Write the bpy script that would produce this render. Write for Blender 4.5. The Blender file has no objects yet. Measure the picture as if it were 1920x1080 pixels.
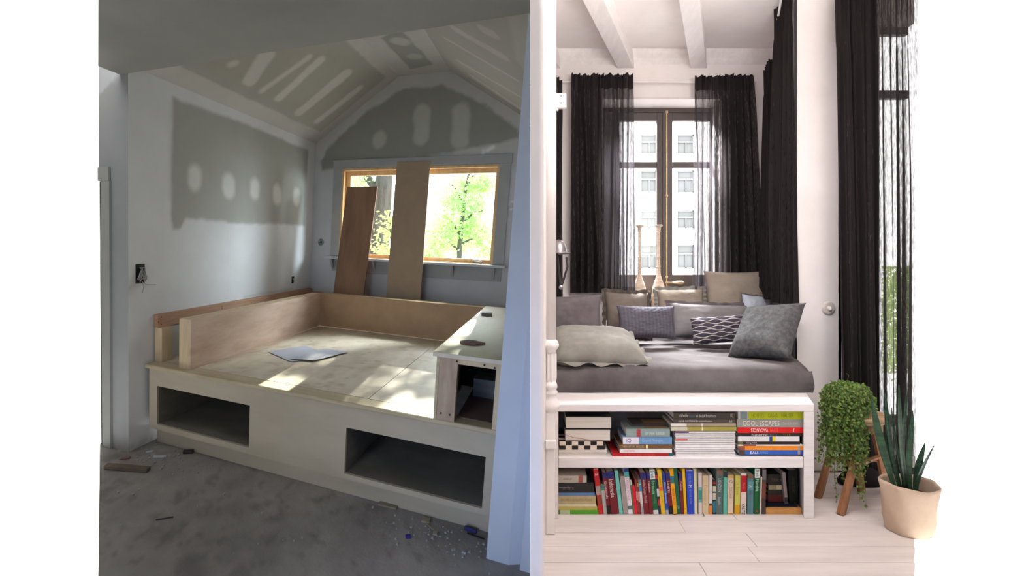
import bpy, bmesh, math, random
import numpy as np
from mathutils import Vector, Matrix, Euler
random.seed(7)
PI = math.pi
SC = bpy.context.scene
COL = SC.collection
H = 1.286
# ---------------------------------------------------------------- camera, sky, sun, lights, exposure
cam = bpy.data.cameras.new('camera'); camo = bpy.data.objects.new('camera', cam); COL.objects.link(camo)
camo.location = (0, 0, H); camo.rotation_euler = (PI/2, 0, 0)
cam.sensor_width = 36; cam.lens = 950*36/1920
cam.shift_x = (960-1000)/1920; cam.shift_y = (528-540)/1920
cam.clip_start = .05; cam.clip_end = 300
SC.camera = camo
wd = bpy.data.worlds.new('sky'); SC.world = wd; wd.use_nodes = True
wd.node_tree.nodes['Background'].inputs[0].default_value = (1, 1, 1, 1)
wd.node_tree.nodes['Background'].inputs[1].default_value = 4.2
def lamp(kind, name, loc, energy, color=(1, 1, 1), size=1, sizey=None, look=None, spread=None):
    l = bpy.data.lights.new(name, kind); l.energy = energy; l.color = color
    if kind == 'AREA':
        l.size = size
        if sizey: l.shape = 'RECTANGLE'; l.size_y = sizey
        if spread: l.spread = math.radians(spread)
    o = bpy.data.objects.new(name, l); COL.objects.link(o); o.location = loc
    if look is not None: o.rotation_euler = Vector(look).to_track_quat('-Z', 'Y').to_euler()
    return o
SUN_DIR = Vector((-.01, -2.22, -1.296)).normalized()
sun = lamp('SUN', 'sun', (0, 20, 20), 22, (1, .93, .8), look=SUN_DIR); sun.data.angle = math.radians(.6)
lamp('AREA', 'loft_overhead_fill', (.75, 2.0, 3.12), 20, (1, .965, .955), 1.1, 1.0, look=(.1, .8, -1), spread=115)  # added fill above the view, no fitting hangs here
lamp('AREA', 'loft_front_fill', (1.7, .2, 2.3), 11, (1, .965, .955), 1.4, 1.2, look=(-.25, 1, -.35), spread=100)  # added fill from the camera side, brightens bench and mattress fronts
lamp('AREA', 'stool_side_fill', (2.35, 3.0, 2.6), .6, (1, .97, .95), .5, .8, look=(-.4, -.6, -1), spread=120)  # weak lamp added indoors to stand in for right-window light
lamp('AREA', 'attic_front_fill', (-1.7, -.9, 1.5), 12, (.72, .84, 1), 1.2, 1.6, look=(.25, 1, -.2), spread=110)  # added cool fill for the attic front, not a doorway
lamp('AREA', 'loft_upward_fill', (1.0, 1.45, 2.3), 46, (1, .965, .955), 1.3, .8, look=(-.12, .62, 1), spread=100)  # added lamp out of view, lifts the loft ceiling and beams
dU = Vector((0.92544763, -0.37411713, -0.05985874)); dV = Vector((0.0461449, 0.99631027, 0.07236359))
dW = Vector((0.08194584, -0.10379806, 0.99121685)); OL = Vector((-5.97368421e-02, 2.27, 4.63157895e-04))
def LW(p): return OL + dU*p[0] + dV*p[1] + dW*p[2]          # attic frame (u right, v deep, w up) to world
lamp('AREA', 'attic_window_fill_right', LW((1.0, 3.75, 2.3)), 34, (.80, .88, 1), .7, 1.0, look=LW((-1.9, 2.0, 1.35))-LW((1.0, 3.75, 2.3)), spread=90)  # lamp added outside to throw window light onto the left wall
lamp('AREA', 'attic_window_fill_above', LW((-1.5, 5.0, 3.7)), 40, (.88, .93, 1), 1.8, .6, look=LW((-1.4, .9, .7))-LW((-1.5, 5.0, 3.7)), spread=80)  # added lamp hidden above the window view, brightens the deck
lamp('AREA', 'loft_window_fill_above', (1.15, 5.6, 3.6), 420, (.93, .96, 1), 1.0, .5, look=(0, -2.1, -2.6), spread=100)  # added strong lamp hidden over the loft window, lights the mattress top
lamp('AREA', 'post_blue_fill', (-.5, .6, .5), 2.2, (.25, .45, 1), .6, .6, look=(.2, 1, .02), spread=90)  # added blue lamp, tints the post at the partition
SC.view_settings.view_transform = 'Standard'; SC.view_settings.look = 'None'
SC.view_settings.gamma = 1; SC.view_settings.use_curve_mapping = False
SC.view_settings.exposure = 0.0
# ---------------------------------------------------------------- helpers
def S(r, g, b):
    f = lambda c: (c/255/12.92) if c/255 <= .04045 else ((c/255+.055)/1.055)**2.4
    return (f(r), f(g), f(b))
def ID(p): return Vector(p)
FR = {'L': LW, 'R': ID}
def px(x, y, Y): return Vector(((x-1000)/950*Y, Y, H-(y-528)/950*Y))
MATS = {}
CLIP = {'wall_post', 'trim_1', 'ceiling_front', 'wall_header', 'floor_attic', 'ceiling_roof_skin', 'ceiling_slope_right', 'wall_back', 'wall_gable', 'wall_attic_right'}
def newmat(name):
    m = bpy.data.materials.new(name); m.use_nodes = True; nt = m.node_tree
    return m, nt, nt.nodes['Principled BSDF']
def nd(nt, t, **k):
    n = nt.nodes.new(t)
    for a, b in k.items(): setattr(n, a, b)
    return n
def pmat(name, c1, c2=None, scale=4, stretch=(1, 1, 1), rough=.6, bump=.0, bscale=None, metal=0, lo=.35, hi=.65, attr=None, spec=.4, detail=5, bstretch=None, bdist=.01):
    if name in MATS: return MATS[name]
    m, nt, b = newmat(name); L = nt.links
    b.inputs['Roughness'].default_value = rough; b.inputs['Metallic'].default_value = metal
    b.inputs['Specular IOR Level'].default_value = spec
    at = nd(nt, 'ShaderNodeAttribute', attribute_name='lc')
    mul = nd(nt, 'ShaderNodeVectorMath', operation='MULTIPLY'); mul.inputs[1].default_value = stretch
    L.new(at.outputs['Vector'], mul.inputs[0])
    nz = nd(nt, 'ShaderNodeTexNoise'); nz.inputs['Scale'].default_value = scale; nz.inputs['Detail'].default_value = detail
    nz.inputs['Roughness'].default_value = .62
    L.new(mul.outputs[0], nz.inputs['Vector'])
    mr = nd(nt, 'ShaderNodeMapRange'); mr.inputs[1].default_value = lo; mr.inputs[2].default_value = hi
    L.new(nz.outputs['Fac'], mr.inputs[0])
    mx = nd(nt, 'ShaderNodeMix', data_type='RGBA')
    c2 = c2 or tuple(x*.9 for x in c1)
    mx.inputs[6].default_value = (*c1, 1); mx.inputs[7].default_value = (*c2, 1)
    L.new(mr.outputs[0], mx.inputs[0])
    out = mx.outputs[2]
    if attr:                                                  # paint / mud pattern stored per vertex
        ca = nd(nt, 'ShaderNodeAttribute', attribute_name=attr)
        mm = nd(nt, 'ShaderNodeMix', data_type='RGBA', blend_type='MULTIPLY'); mm.inputs[0].default_value = 1
        L.new(out, mm.inputs[6]); L.new(ca.outputs['Color'], mm.inputs[7]); out = mm.outputs[2]
    L.new(out, b.inputs['Base Color'])
    if bump:
        nb = nd(nt, 'ShaderNodeTexNoise'); nb.inputs['Scale'].default_value = bscale or scale*6; nb.inputs['Detail'].default_value = 4
        if bstretch:
            m2 = nd(nt, 'ShaderNodeVectorMath', operation='MULTIPLY'); m2.inputs[1].default_value = bstretch
            L.new(at.outputs['Vector'], m2.inputs[0]); L.new(m2.outputs[0], nb.inputs['Vector'])
        else: L.new(mul.outputs[0], nb.inputs['Vector'])
        bp = nd(nt, 'ShaderNodeBump'); bp.inputs['Strength'].default_value = bump; bp.inputs['Distance'].default_value = bdist
        L.new(nb.outputs['Fac'], bp.inputs['Height']); L.new(bp.outputs[0], b.inputs['Normal'])
    MATS[name] = m; return m
def flat(r, g, b, rough=.55, spec=.35, metal=0):
    return pmat('paint_%d_%d_%d' % (r, g, b), S(r, g, b), tuple(x*.88 for x in S(r, g, b)), 30, rough=rough, spec=spec, metal=metal)
def glassmat(name, tint=(.97, 1, .98), g=.06):
    m, nt, b = newmat(name); nt.nodes.remove(b)
    o = nt.nodes['Material Output']; t = nd(nt, 'ShaderNodeBsdfTransparent'); t.inputs[0].default_value = (*tint, 1)
    gl = nd(nt, 'ShaderNodeBsdfGlossy'); gl.inputs['Roughness'].default_value = .02
    lw = nd(nt, 'ShaderNodeLayerWeight'); lw.inputs[0].default_value = .5
    pw = nd(nt, 'ShaderNodeMath', operation='POWER'); pw.inputs[1].default_value = 4; nt.links.new(lw.outputs['Facing'], pw.inputs[0])
    ma = nd(nt, 'ShaderNodeMath', operation='MULTIPLY_ADD'); ma.inputs[1].default_value = .5; ma.inputs[2].default_value = .025; nt.links.new(pw.outputs[0], ma.inputs[0])
    mx = nd(nt, 'ShaderNodeMixShader'); nt.links.new(ma.outputs[0], mx.inputs[0])
    nt.links.new(t.outputs[0], mx.inputs[1]); nt.links.new(gl.outputs[0], mx.inputs[2]); nt.links.new(mx.outputs[0], o.inputs[0])
    return m
def clothmat(name, col, opac, tint=(.84, .82, .83), edge=.75):
    """open weave: threads plus the holes between them; seen at a slant the threads close up"""
    m, nt, b = newmat(name); o = nt.nodes['Material Output']; L = nt.links
    b.inputs['Roughness'].default_value = .9; b.inputs['Specular IOR Level'].default_value = .1
    b.inputs['Base Color'].default_value = (*col, 1)
    tl = nd(nt, 'ShaderNodeBsdfTranslucent'); tl.inputs[0].default_value = (*[c*2.2 for c in col], 1)
    ad = nd(nt, 'ShaderNodeMixShader'); ad.inputs[0].default_value = .3; L.new(b.outputs[0], ad.inputs[1]); L.new(tl.outputs[0], ad.inputs[2])
    t = nd(nt, 'ShaderNodeBsdfTransparent'); t.inputs[0].default_value = (*tint, 1)
    lw = nd(nt, 'ShaderNodeLayerWeight'); lw.inputs[0].default_value = .5
    at = nd(nt, 'ShaderNodeAttribute', attribute_name='lc')
    mu = nd(nt, 'ShaderNodeVectorMath', operation='MULTIPLY'); mu.inputs[1].default_value = (1, 1, .12); L.new(at.outputs['Vector'], mu.inputs[0])
    nz = nd(nt, 'ShaderNodeTexNoise'); nz.inputs['Scale'].default_value = 160; nz.inputs['Detail'].default_value = 3; L.new(mu.outputs[0], nz.inputs['Vector'])
    mr = nd(nt, 'ShaderNodeMapRange'); mr.inputs[3].default_value = opac-.13; mr.inputs[4].default_value = opac+.13; mr.inputs[1].default_value = .3; mr.inputs[2].default_value = .7
    L.new(nz.outputs[0], mr.inputs[0])
    m1 = nd(nt, 'ShaderNodeMath', operation='MULTIPLY'); m1.inputs[1].default_value = edge; L.new(lw.outputs['Facing'], m1.inputs[0])
    m2 = nd(nt, 'ShaderNodeMath', operation='ADD'); m2.use_clamp = True; L.new(m1.outputs[0], m2.inputs[0]); L.new(mr.outputs[0], m2.inputs[1])
    mx = nd(nt, 'ShaderNodeMixShader'); L.new(m2.outputs[0], mx.inputs[0]); L.new(t.outputs[0], mx.inputs[1]); L.new(ad.outputs[0], mx.inputs[2])
    L.new(mx.outputs[0], o.inputs[0]); return m
class MB:
    """collects shapes in one frame ('L' attic, 'R' loft) and links them as ONE mesh object"""
    def __init__(s, fr='R'): s.bm = bmesh.new(); s.fr = fr
    def box(s, a, b, M=None, bev=0):
        x0, y0, z0 = a; x1, y1, z1 = b
        t = bmesh.new()
        vs = [t.verts.new(c) for c in ((x0, y0, z0), (x1, y0, z0), (x1, y1, z0), (x0, y1, z0), (x0, y0, z1), (x1, y0, z1), (x1, y1, z1), (x0, y1, z1))]
        for q in ((0, 3, 2, 1), (4, 5, 6, 7), (0, 1, 5, 4), (1, 2, 6, 5), (2, 3, 7, 6), (3, 0, 4, 7)): t.faces.new([vs[i] for i in q])
        if bev: bmesh.ops.bevel(t, geom=t.edges[:], offset=bev, segments=2, affect='EDGES', profile=.5)
        s.merge(t, M); return s
    def hexa(s, pts, bev=0):
        t = bmesh.new(); vs = [t.verts.new(p) for p in pts]
        for q in ((0, 3, 2, 1), (4, 5, 6, 7), (0, 1, 5, 4), (1, 2, 6, 5), (2, 3, 7, 6), (3, 0, 4, 7)): t.faces.new([vs[i] for i in q])
        if bev: bmesh.ops.bevel(t, geom=t.edges[:], offset=bev, segments=2, affect='EDGES', profile=.5)
        s.merge(t); return s
    def merge(s, t, M=None):
        me = bpy.data.meshes.new('t'); t.to_mesh(me); t.free()
        if M is not None: me.transform(M)
        s.bm.from_mesh(me); bpy.data.meshes.remove(me)
    def poly(s, pts, ext=None):
        """flat polygon, optionally extruded by vector ext"""
        vs = [s.bm.verts.new(p) for p in pts]; f = s.bm.faces.new(vs)
        if ext is not None:
            ws = [s.bm.verts.new(Vector(p)+Vector(ext)) for p in pts]; s.bm.faces.new(ws[::-1]); n = len(vs)
            for i in range(n): s.bm.faces.new((vs[i], ws[i], ws[(i+1) % n], vs[(i+1) % n]))
        return s
    def tube(s, pts, r, n=8, cap=True):
        rs = r if hasattr(r, '__len__') else [r]*len(pts)
        pts = [Vector(p) for p in pts]; rings = []; up = None
        for i, p in enumerate(pts):
            d = (pts[min(i+1, len(pts)-1)]-pts[max(i-1, 0)]).normalized()
            if up is None: up = d.orthogonal().normalized()
            up = (up-d*up.dot(d)).normalized(); sd = d.cross(up)
            rings.append([s.bm.verts.new(p+(up*math.cos(2*PI*k/n)+sd*math.sin(2*PI*k/n))*rs[i]) for k in range(n)])
        for a, b in zip(rings, rings[1:]):
            for k in range(n): s.bm.faces.new((a[k], a[(k+1) % n], b[(k+1) % n], b[k]))
        if cap: s.bm.faces.new(rings[0][::-1]); s.bm.faces.new(rings[-1])
        return s
    def lathe(s, prof, c=(0, 0, 0), n=24, M=None, cap=True):
        c = Vector(c); rings = []
        for r, z in prof:
            rings.append([s.bm.verts.new((M @ Vector((r*math.cos(2*PI*k/n), r*math.sin(2*PI*k/n), z)) if M else Vector((r*math.cos(2*PI*k/n), r*math.sin(2*PI*k/n), z)))+c) for k in range(n)])
        for a, b in zip(rings, rings[1:]):
            for k in range(n): s.bm.faces.new((a[k], a[(k+1) % n], b[(k+1) % n], b[k]))
        if cap: s.bm.faces.new(rings[0][::-1]); s.bm.faces.new(rings[-1])
        return s
    def grid(s, P, closed=False):
        vs = [[s.bm.verts.new(p) for p in row] for row in P]
        for a, b in zip(vs, vs[1:]):
            for k in range(len(a)-1): s.bm.faces.new((a[k], a[k+1], b[k+1], b[k]))
        return s
    def build(s, name, mat, parent=None, smooth=False, colfn=None, bevmod=0, recalc=True):
        bm = s.bm
        if recalc: bmesh.ops.recalc_face_normals(bm, faces=bm.faces[:])
        lc = [v.co.copy() for v in bm.verts]
        base = parent_world(parent)
        f = FR[s.fr]
        if CLIP and s.fr == 'L' and name in CLIP:              # ends against the partition between the rooms
            bm.verts.ensure_lookup_table(); ly = bm.verts.layers.float_vector.new('k')
            for v in bm.verts: v[ly] = v.co
            for v in bm.verts: v.co = f(v.co)
            bmesh.ops.bisect_plane(bm, geom=bm.verts[:]+bm.edges[:]+bm.faces[:], plane_co=(0, 0, 0), plane_no=(1, .0065, 0), clear_outer=True)
            lc = [v[ly].copy() for v in bm.verts]; bm.verts.layers.float_vector.remove(ly)
            for v in bm.verts: v.co = v.co-base
        else:
            for v in bm.verts: v.co = f(v.co)-base
        me = bpy.data.meshes.new(name); bm.to_mesh(me); bm.free()
        a = me.attributes.new('lc', 'FLOAT_VECTOR', 'POINT'); a.data.foreach_set('vector', [c for v in lc for c in v])
        if colfn is not None:
            cols = colfn(np.array([tuple(v) for v in lc]))
            ca = me.attributes.new('col', 'FLOAT_COLOR', 'POINT')
            ca.data.foreach_set('color', np.concatenate([cols, np.ones((len(cols), 1))], 1).ravel())
        me.materials.append(mat)
        if smooth: me.polygons.foreach_set('use_smooth', [True]*len(me.polygons))
        o = bpy.data.objects.new(name, me); COL.objects.link(o)
        if parent: o.parent = parent
        return o
def parent_world(p):
    v = Vector((0, 0, 0))
    while p is not None: v += p.location; p = p.parent
    return v
def tag(o, label=None, cat=None, group=None, kind=None):
    if label: o['label'] = label
    if cat: o['category'] = cat
    if group: o['group'] = group
    if kind: o['kind'] = kind
    return o
def thing(name, loc, label, cat, group=None, fr='R'):
    o = bpy.data.objects.new(name, None); COL.objects.link(o); o.location = FR[fr](Vector(loc)); o.empty_display_size = .05
    return tag(o, label, cat, group)
def struct(o): o['kind'] = 'structure'; return o
def empty_struct(name):
    o = bpy.data.objects.new(name, None); COL.objects.link(o); return struct(o)
def text(body, width, height, M, mat, parent, name='title', maxfit=True, fr='R'):
    """flat lettering; M places its centre and axes (x along the line, y up, z towards the reader)"""
    cu = bpy.data.curves.new('t', 'FONT'); cu.body = body; cu.align_x = 'CENTER'; cu.align_y = 'CENTER'; cu.size = 1; cu.extrude = 0.0
    cu.resolution_u = 2
    to = bpy.data.objects.new('t', cu); COL.objects.link(to)
    me = bpy.data.meshes.new_from_object(to.evaluated_get(bpy.context.evaluated_depsgraph_get()))
    bpy.data.objects.remove(to); bpy.data.curves.remove(cu)
    co = np.zeros(len(me.vertices)*3); me.vertices.foreach_get('co', co); co = co.reshape(-1, 3)
    mn, mxx = co.min(0), co.max(0); w, h = mxx[0]-mn[0], mxx[1]-mn[1]
    sx = width/w; sy = height/h
    if maxfit: sx = min(sx, sy*1.25); sy = min(sy, sx*1.6)
    c = (mn+mxx)/2
    base = parent_world(parent)
    out = []
    for p in co: out.append(FR[fr](M @ Vector(((p[0]-c[0])*sx, (p[1]-c[1])*sy, 0)))-base)
    me.vertices.foreach_set('co', [q for v in out for q in v])
    me.materials.clear(); me.materials.append(mat)
    o = bpy.data.objects.new(name, me); COL.objects.link(o); o.parent = parent; return o
# value noise for hand-spread patterns
_rng = np.random.RandomState(3); _T = _rng.rand(256, 256)
def vn(x, y):
    x = np.asarray(x); y = np.asarray(y)
    xi = np.floor(x).astype(int); yi = np.floor(y).astype(int); fx = x-xi; fy = y-yi; fx = fx*fx*(3-2*fx); fy = fy*fy*(3-2*fy)
    g = lambda a, b: _T[a % 256, b % 256]
    return (g(xi, yi)*(1-fx)+g(xi+1, yi)*fx)*(1-fy)+(g(xi, yi+1)*(1-fx)+g(xi+1, yi+1)*fx)*fy
def fbm(x, y): return vn(x, y)*.5+vn(x*2.1+7, y*2.1+3)*.3+vn(x*4.3+1, y*4.3+9)*.2
def sm(d, soft): return np.clip(.5-d/soft, 0, 1)
def cap(x, y, ax, ay, bx, by, r, soft=.05):
    dx, dy = bx-ax, by-ay; t = np.clip(((x-ax)*dx+(y-ay)*dy)/(dx*dx+dy*dy+1e-9), 0, 1)
    d = np.hypot(x-ax-t*dx, y-ay-t*dy)-r*(.75+.5*fbm(x*6+ax*9, y*6)); return sm(d, soft)
def inpoly(x, y, pts, soft=.04, wob=.05):
    """signed distance to polygon, wobbled edge"""
    d = np.full(x.shape, 1e9); s = np.ones(x.shape); n = len(pts); j = n-1
    for i in range(n):
        ex, ey = pts[j][0]-pts[i][0], pts[j][1]-pts[i][1]; wx, wy = x-pts[i][0], y-pts[i][1]
        t = np.clip((wx*ex+wy*ey)/(ex*ex+ey*ey), 0, 1); d = np.minimum(d, np.hypot(wx-ex*t, wy-ey*t))
        c1 = y >= pts[i][1]; c2 = y < pts[j][1]; c3 = ex*wy > ey*wx
        fl = (c1 & c2 & c3) | (~c1 & ~c2 & ~c3); s = np.where(fl, -s, s); j = i
    return sm(d*s+(fbm(x*7+3, y*7)-.5)*wob, soft)
def lerpc(base, col, m): return base*(1-m[:, None])+np.array(col)[None, :]*m[:, None]
# ================================================================ SHELL of the building behind the camera, plus added sky-light baffles
plaster = pmat('hall_plaster', S(150, 150, 150), S(140, 140, 140), 2, rough=.9)
outer = pmat('dark_baffle', (.06, .06, .06), (.05, .05, .05), 3, rough=.9)  # near black so the added baffles bounce little light
concrete = pmat('dusty_concrete', S(160, 155, 149), S(130, 124, 120), 2.6, rough=.92, bump=.25, bscale=60, lo=.3, hi=.7, attr='col')
dryw = pmat('drywall', (.95, .95, .95), (1, 1, 1), 5, rough=.85, attr='col', bump=.04, bscale=50, spec=.2)
loftpaint = pmat('loft_white_paint', S(240, 232, 229), S(232, 224, 220), 3, rough=.75, spec=.25)
def sheet(name, pts, mat, fr='R', colfn=None):
    return struct(MB(fr).poly(pts).build(name, mat, recalc=False, colfn=colfn))
sheet('wall_rear', [(-3, -2, 0), (3, -2, 0), (3, -2, 3.4), (-3, -2, 3.4)], plaster)
sheet('wall_hall_left', [(-3, -2, -.1), (-3, 2.6, -.1), (-3, 2.6, 3.4), (-3, -2, 3.4)], plaster)
sheet('wall_hall_right', [(3.05, -2, 0), (3.05, 2.95, 0), (3.05, 2.95, 3.4), (3.05, -2, 3.4)], loftpaint)
sheet('wall_light_baffle_left', [(-3, 2.6, -2.7), (-7.2, 6.6, -2.7), (-7.2, 6.6, 5), (-3, 2.6, 5)], outer)  # added baffle out of view, blocks sky light on the attic front
sheet('ceiling_light_baffle_left', [(-7.3, 2.0, 5.0), (-2.9, 2.0, 5.0), (-2.9, 6.6, 5.0), (-7.3, 6.6, 5.0)], outer)  # added top of the left baffle, blocks sky from above
sheet('floor_light_baffle_left', [(-7.3, 2.0, -2.7), (-2.2, 2.0, -2.7), (-2.9, 6.6, -2.7), (-7.3, 6.6, -2.7)], outer)  # added bottom of the left baffle, blocks sky from below
sheet('ceiling_light_baffle_right', [(2.3, 2.0, 5.0), (6.6, 2.0, 5.0), (6.6, 6.5, 5.0), (2.9, 6.5, 5.0)], outer)  # added top of the right baffle, blocks sky over the pillar
sheet('floor_light_baffle_right', [(1.7, 2.0, -2.7), (6.6, 2.0, -2.7), (6.6, 6.5, -2.7), (2.9, 6.5, -2.7)], outer)  # added bottom of the right baffle, blocks light from underneath
sheet('wall_light_baffle_right', [(3.05, 2.95, -2.7), (6.5, 6.5, -2.7), (6.5, 6.5, 5), (3.05, 2.95, 5)], outer)  # added side of the right baffle, out of view, blocks sky light
sheet('ceiling_hall', [(-3, -2, 2.76), (0, -2, 2.76), (0, 2.2, 2.76), (-3, 2.2, 2.76)], plaster)
# ================================================================ ATTIC ROOM (left photograph), local frame u v w
U0 = -2.80; VB = 2.39
WHITE = (.70, .71, .72); GREY = (.40, .40, .365); MID = (.43, .43, .41)
def gridpanel(name, fr, us, vs, place, colfn2, mat, skip=None):
    """dense sheet whose vertices carry the painted colour; us,vs 1-D arrays"""
    mb = MB(fr); P = [[mb.bm.verts.new(place(u, v)) for u in us] for v in vs]
    for j in range(len(vs)-1):
        for i in range(len(us)-1):
            if skip and skip((us[i]+us[i+1])/2, (vs[j]+vs[j+1])/2): continue
            mb.bm.faces.new((P[j][i], P[j][i+1], P[j+1][i+1], P[j+1][i]))
    loose = [v for v in mb.bm.verts if not v.link_faces]
    bmesh.ops.delete(mb.bm, geom=loose, context='VERTS')
    return struct(mb.build(name, mat, colfn=colfn2, recalc=False))
def ar(a, b, st, extra=()):
    n = max(2, int(round((b-a)/st))+1); x = list(np.linspace(a, b, n))
    return np.array(sorted(set([round(q, 4) for q in x+list(extra)])))
def c_leftwall(c):
    v, w = c[:, 1], c[:, 2]; base = np.tile(WHITE, (len(c), 1))
    base = base*(.96+.08*fbm(v*3, w*3))[:, None]
    patch = inpoly(v, w, [(.35, 1.58), (.36, 2.36), (1.3, 2.37), (2.235, 2.35), (2.215, 1.57), (1.3, 1.54), (.48, 1.55), (.44, 1.47), (.37, 1.47)], .03, .03)
    base = lerpc(base, GREY, patch)
    base = lerpc(base, (.39, .39, .38), cap(v, w, .42, 2.25, .42, 1.7, .07, .08)*.5)
    for a, b, r in ((.576, 1.85, .075), (.963, 1.835, .085), (1.317, 1.852, .085), (1.672, 1.84, .085), (2.033, 1.845, .075)):
        base = lerpc(base, (.66, .66, .63), cap(v, w, a, b+.03, a, b-.03, r*.8, .05))
    base = lerpc(base, (.42, .42, .41), cap(v, w, 1.2, .905, 2.0, .905, .008, .02)*.6)
    base = lerpc(base, (.40, .40, .40), cap(v, w, .06, 1.12, .0, 1.08, .03, .06)*.5)
    base = lerpc(base, (.30, .29, .28), (sm(w-.05, .08)*fbm(v*30, w*30))[...]*.8*(v < .2))
    return base
gridpanel('wall_left', 'L', ar(0, VB, .014), ar(-.02, 2.45, .014), lambda v, w: (U0, v, w), c_leftwall, dryw)
# back gable wall with the window opening
WU0, WU1, WW0, WW1 = -2.41, -.575, 1.235, 2.172
def gtop(u):
    if u < -1.764: return 2.45+(u+2.8)/(1.036)*.605
    if u < -1.173: return 3.055
    return 3.055-(u+1.173)/.763*.45
def c_back(c):
    u, w = c[:, 0], c[:, 2]; base = np.tile((0.561, 0.555, 0.525), (len(c), 1)); base = base*(.94+.12*fbm(u*3, w*3))[:, None]
    low = sm(w-2.2, .3); base = lerpc(base, (0.610, 0.610, 0.634), low*.9)
    d = inpoly(u, w, [(-2.73, 2.27), (-2.59, 2.43), (-2.05, 2.78), (-1.70, 2.93), (-1.27, 2.94), (-.83, 2.75), (-.43, 2.48), (-.40, 2.40), (-1.0, 2.31), (-1.3, 2.27), (-2.5, 2.20), (-2.7, 2.16)], .035, .06)
    base = lerpc(base, (0.323, 0.320, 0.283), d)
    for a, b, h, r in ((-1.958, 2.453, .0, .085), (-1.46, 2.569, .11, .085), (-1.012, 2.544, .12, .095)):
        base = lerpc(base, (0.488, 0.488, 0.439), cap(u, w, a, b+h, a, b-h, r, .04))
    base = lerpc(base, (0.900, 0.900, 0.900), cap(u, w, -.66, 2.33, -.72, 2.30, .015, .03)*.9)
    base = lerpc(base, (0.900, 0.900, 0.900), cap(u, w, -.76, 2.30, -.76, 2.26, .012, .03)*.8)
    for a, b in ((-.435, 1.83), (-.44, 1.76), (-.47, 1.81)): base = lerpc(base, (0.900, 0.900, 0.900), cap(u, w, a, b, a+.02, b, .008, .01))
    return base
us = ar(U0, -.16, .014, (WU0, WU1)); ws = ar(-.02, 2.17, .014, (WW0,)); ws2 = np.linspace(0, 1, 70)
_ww = np.concatenate([ws, [WW1]])
gridpanel('wall_back', 'L', us, _ww, lambda u, w: (u, VB, w), c_back, dryw, skip=lambda u, w: WU0 < u < WU1 and WW0 < w)
gridpanel('wall_gable', 'L', ar(U0, -.16, .014, (-1.764, -1.173)), ws2, lambda u, t: (u, VB, WW1+(gtop(u)-WW1)*t), c_back, dryw)
# vault: left slope, flat, right slope. s runs along the slope, v deep
def vault(name, p0, p1, colf, ext=0):
    e = Vector((p1[0]-p0[0], 0, p1[1]-p0[1])); ln = e.length; e.normalize(); ln += ext
    o = Vector((p0[0], 0, p0[1]))
    cf = lambda c: colf((c[:, 0]-p0[0])*e.x+(c[:, 2]-p0[1])*e.z, c[:, 1])
    gridpanel(name, 'L', ar(0, ln, .014), ar(-.0, VB, .014), lambda s, v: o+e*s+Vector((0, v, 0)), cf, dryw)
LIGHTM = (0.518, 0.501, 0.468)
def c_slopeL(s, v):
    b = np.tile(LIGHTM, (len(s), 1))*(.95+.1*fbm(s*4, v*4))[:, None]
    b = lerpc(b, (0.383, 0.371, 0.330), inpoly(s, v, [(.155, .3), (.6, .4), (1.085, 1.2), (1.086, 1.458), (1.10, 2.234), (.163, 2.254)], .02, .03))
    b = lerpc(b, (0.338, 0.316, 0.270), inpoly(s, v, [(.25, .4), (.7, .6), (1.0, 1.4), (1.0, 2.1), (.2, 2.1)], .2, .1)*.6)
    for x0, y0, x1, y1, r in ((.60, .80, .33, .888, .07), (.78, 1.17, .286, 1.08, .028), (.82, 1.30, .31, 1.31, .045), (.86, 1.715, .28, 1.695, .06), (.84, 2.07, .28, 2.043, .045), (.36, .62, .39, .64, .03)):
        b = lerpc(b, (0.530, 0.503, 0.463), cap(s, v, x0, y0, x1, y1, r, .03))
    return b
def c_flat(s, v):
    b = np.tile((0.484, 0.476, 0.445), (len(s), 1))*(.95+.1*fbm(s*4, v*4))[:, None]
    b = lerpc(b, (0.304, 0.304, 0.286), inpoly(s, v, [(.165, 1.5), (.39, 1.4), (.465, 2.19), (.19, 2.24), (.19, 1.85)], .02, .03))
    b = lerpc(b, (0.451, 0.443, 0.418), cap(s, v, .30, 1.60, .34, 1.64, .07, .03)); return lerpc(b, (0.428, 0.420, 0.396), cap(s, v, .32, 1.95, .35, 1.96, .06, .03))
def c_slopeR(s, v):
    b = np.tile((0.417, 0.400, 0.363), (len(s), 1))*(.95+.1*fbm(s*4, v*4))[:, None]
    b = lerpc(b, (0.484, 0.471, 0.435), inpoly(s, v, [(1.0, .1), (1.2, .1), (1.2, 1.4), (1.0, .9)], .04, .04))
    for x0, y0, x1, y1, r in ((.252, 1.374, .95, 1.346, .022), (.45, 1.02, .88, 1.0, .05), (.268, 1.818, .95, 1.746, .025), (.363, 2.057, 1.0, 2.17, .03), (.757, .716, .84, .70, .05)):
        b = lerpc(b, (0.530, 0.503, 0.473), cap(s, v, x0, y0, x1, y1, r, .025))
    b = lerpc(b, (0.293, 0.277, 0.243), cap(s, v, .3, 2.2, 1.0, 2.27, .02, .03)*.8)
    return b
vault('ceiling_slope_left', (U0, 2.45), (-1.764, 3.055), c_slopeL)
vault('ceiling_flat', (-1.764, 3.055), (-1.173, 3.055), c_flat)
vault('ceiling_slope_right', (-1.173, 3.055), (-.41, 2.605), c_slopeR, ext=.33)
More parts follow.
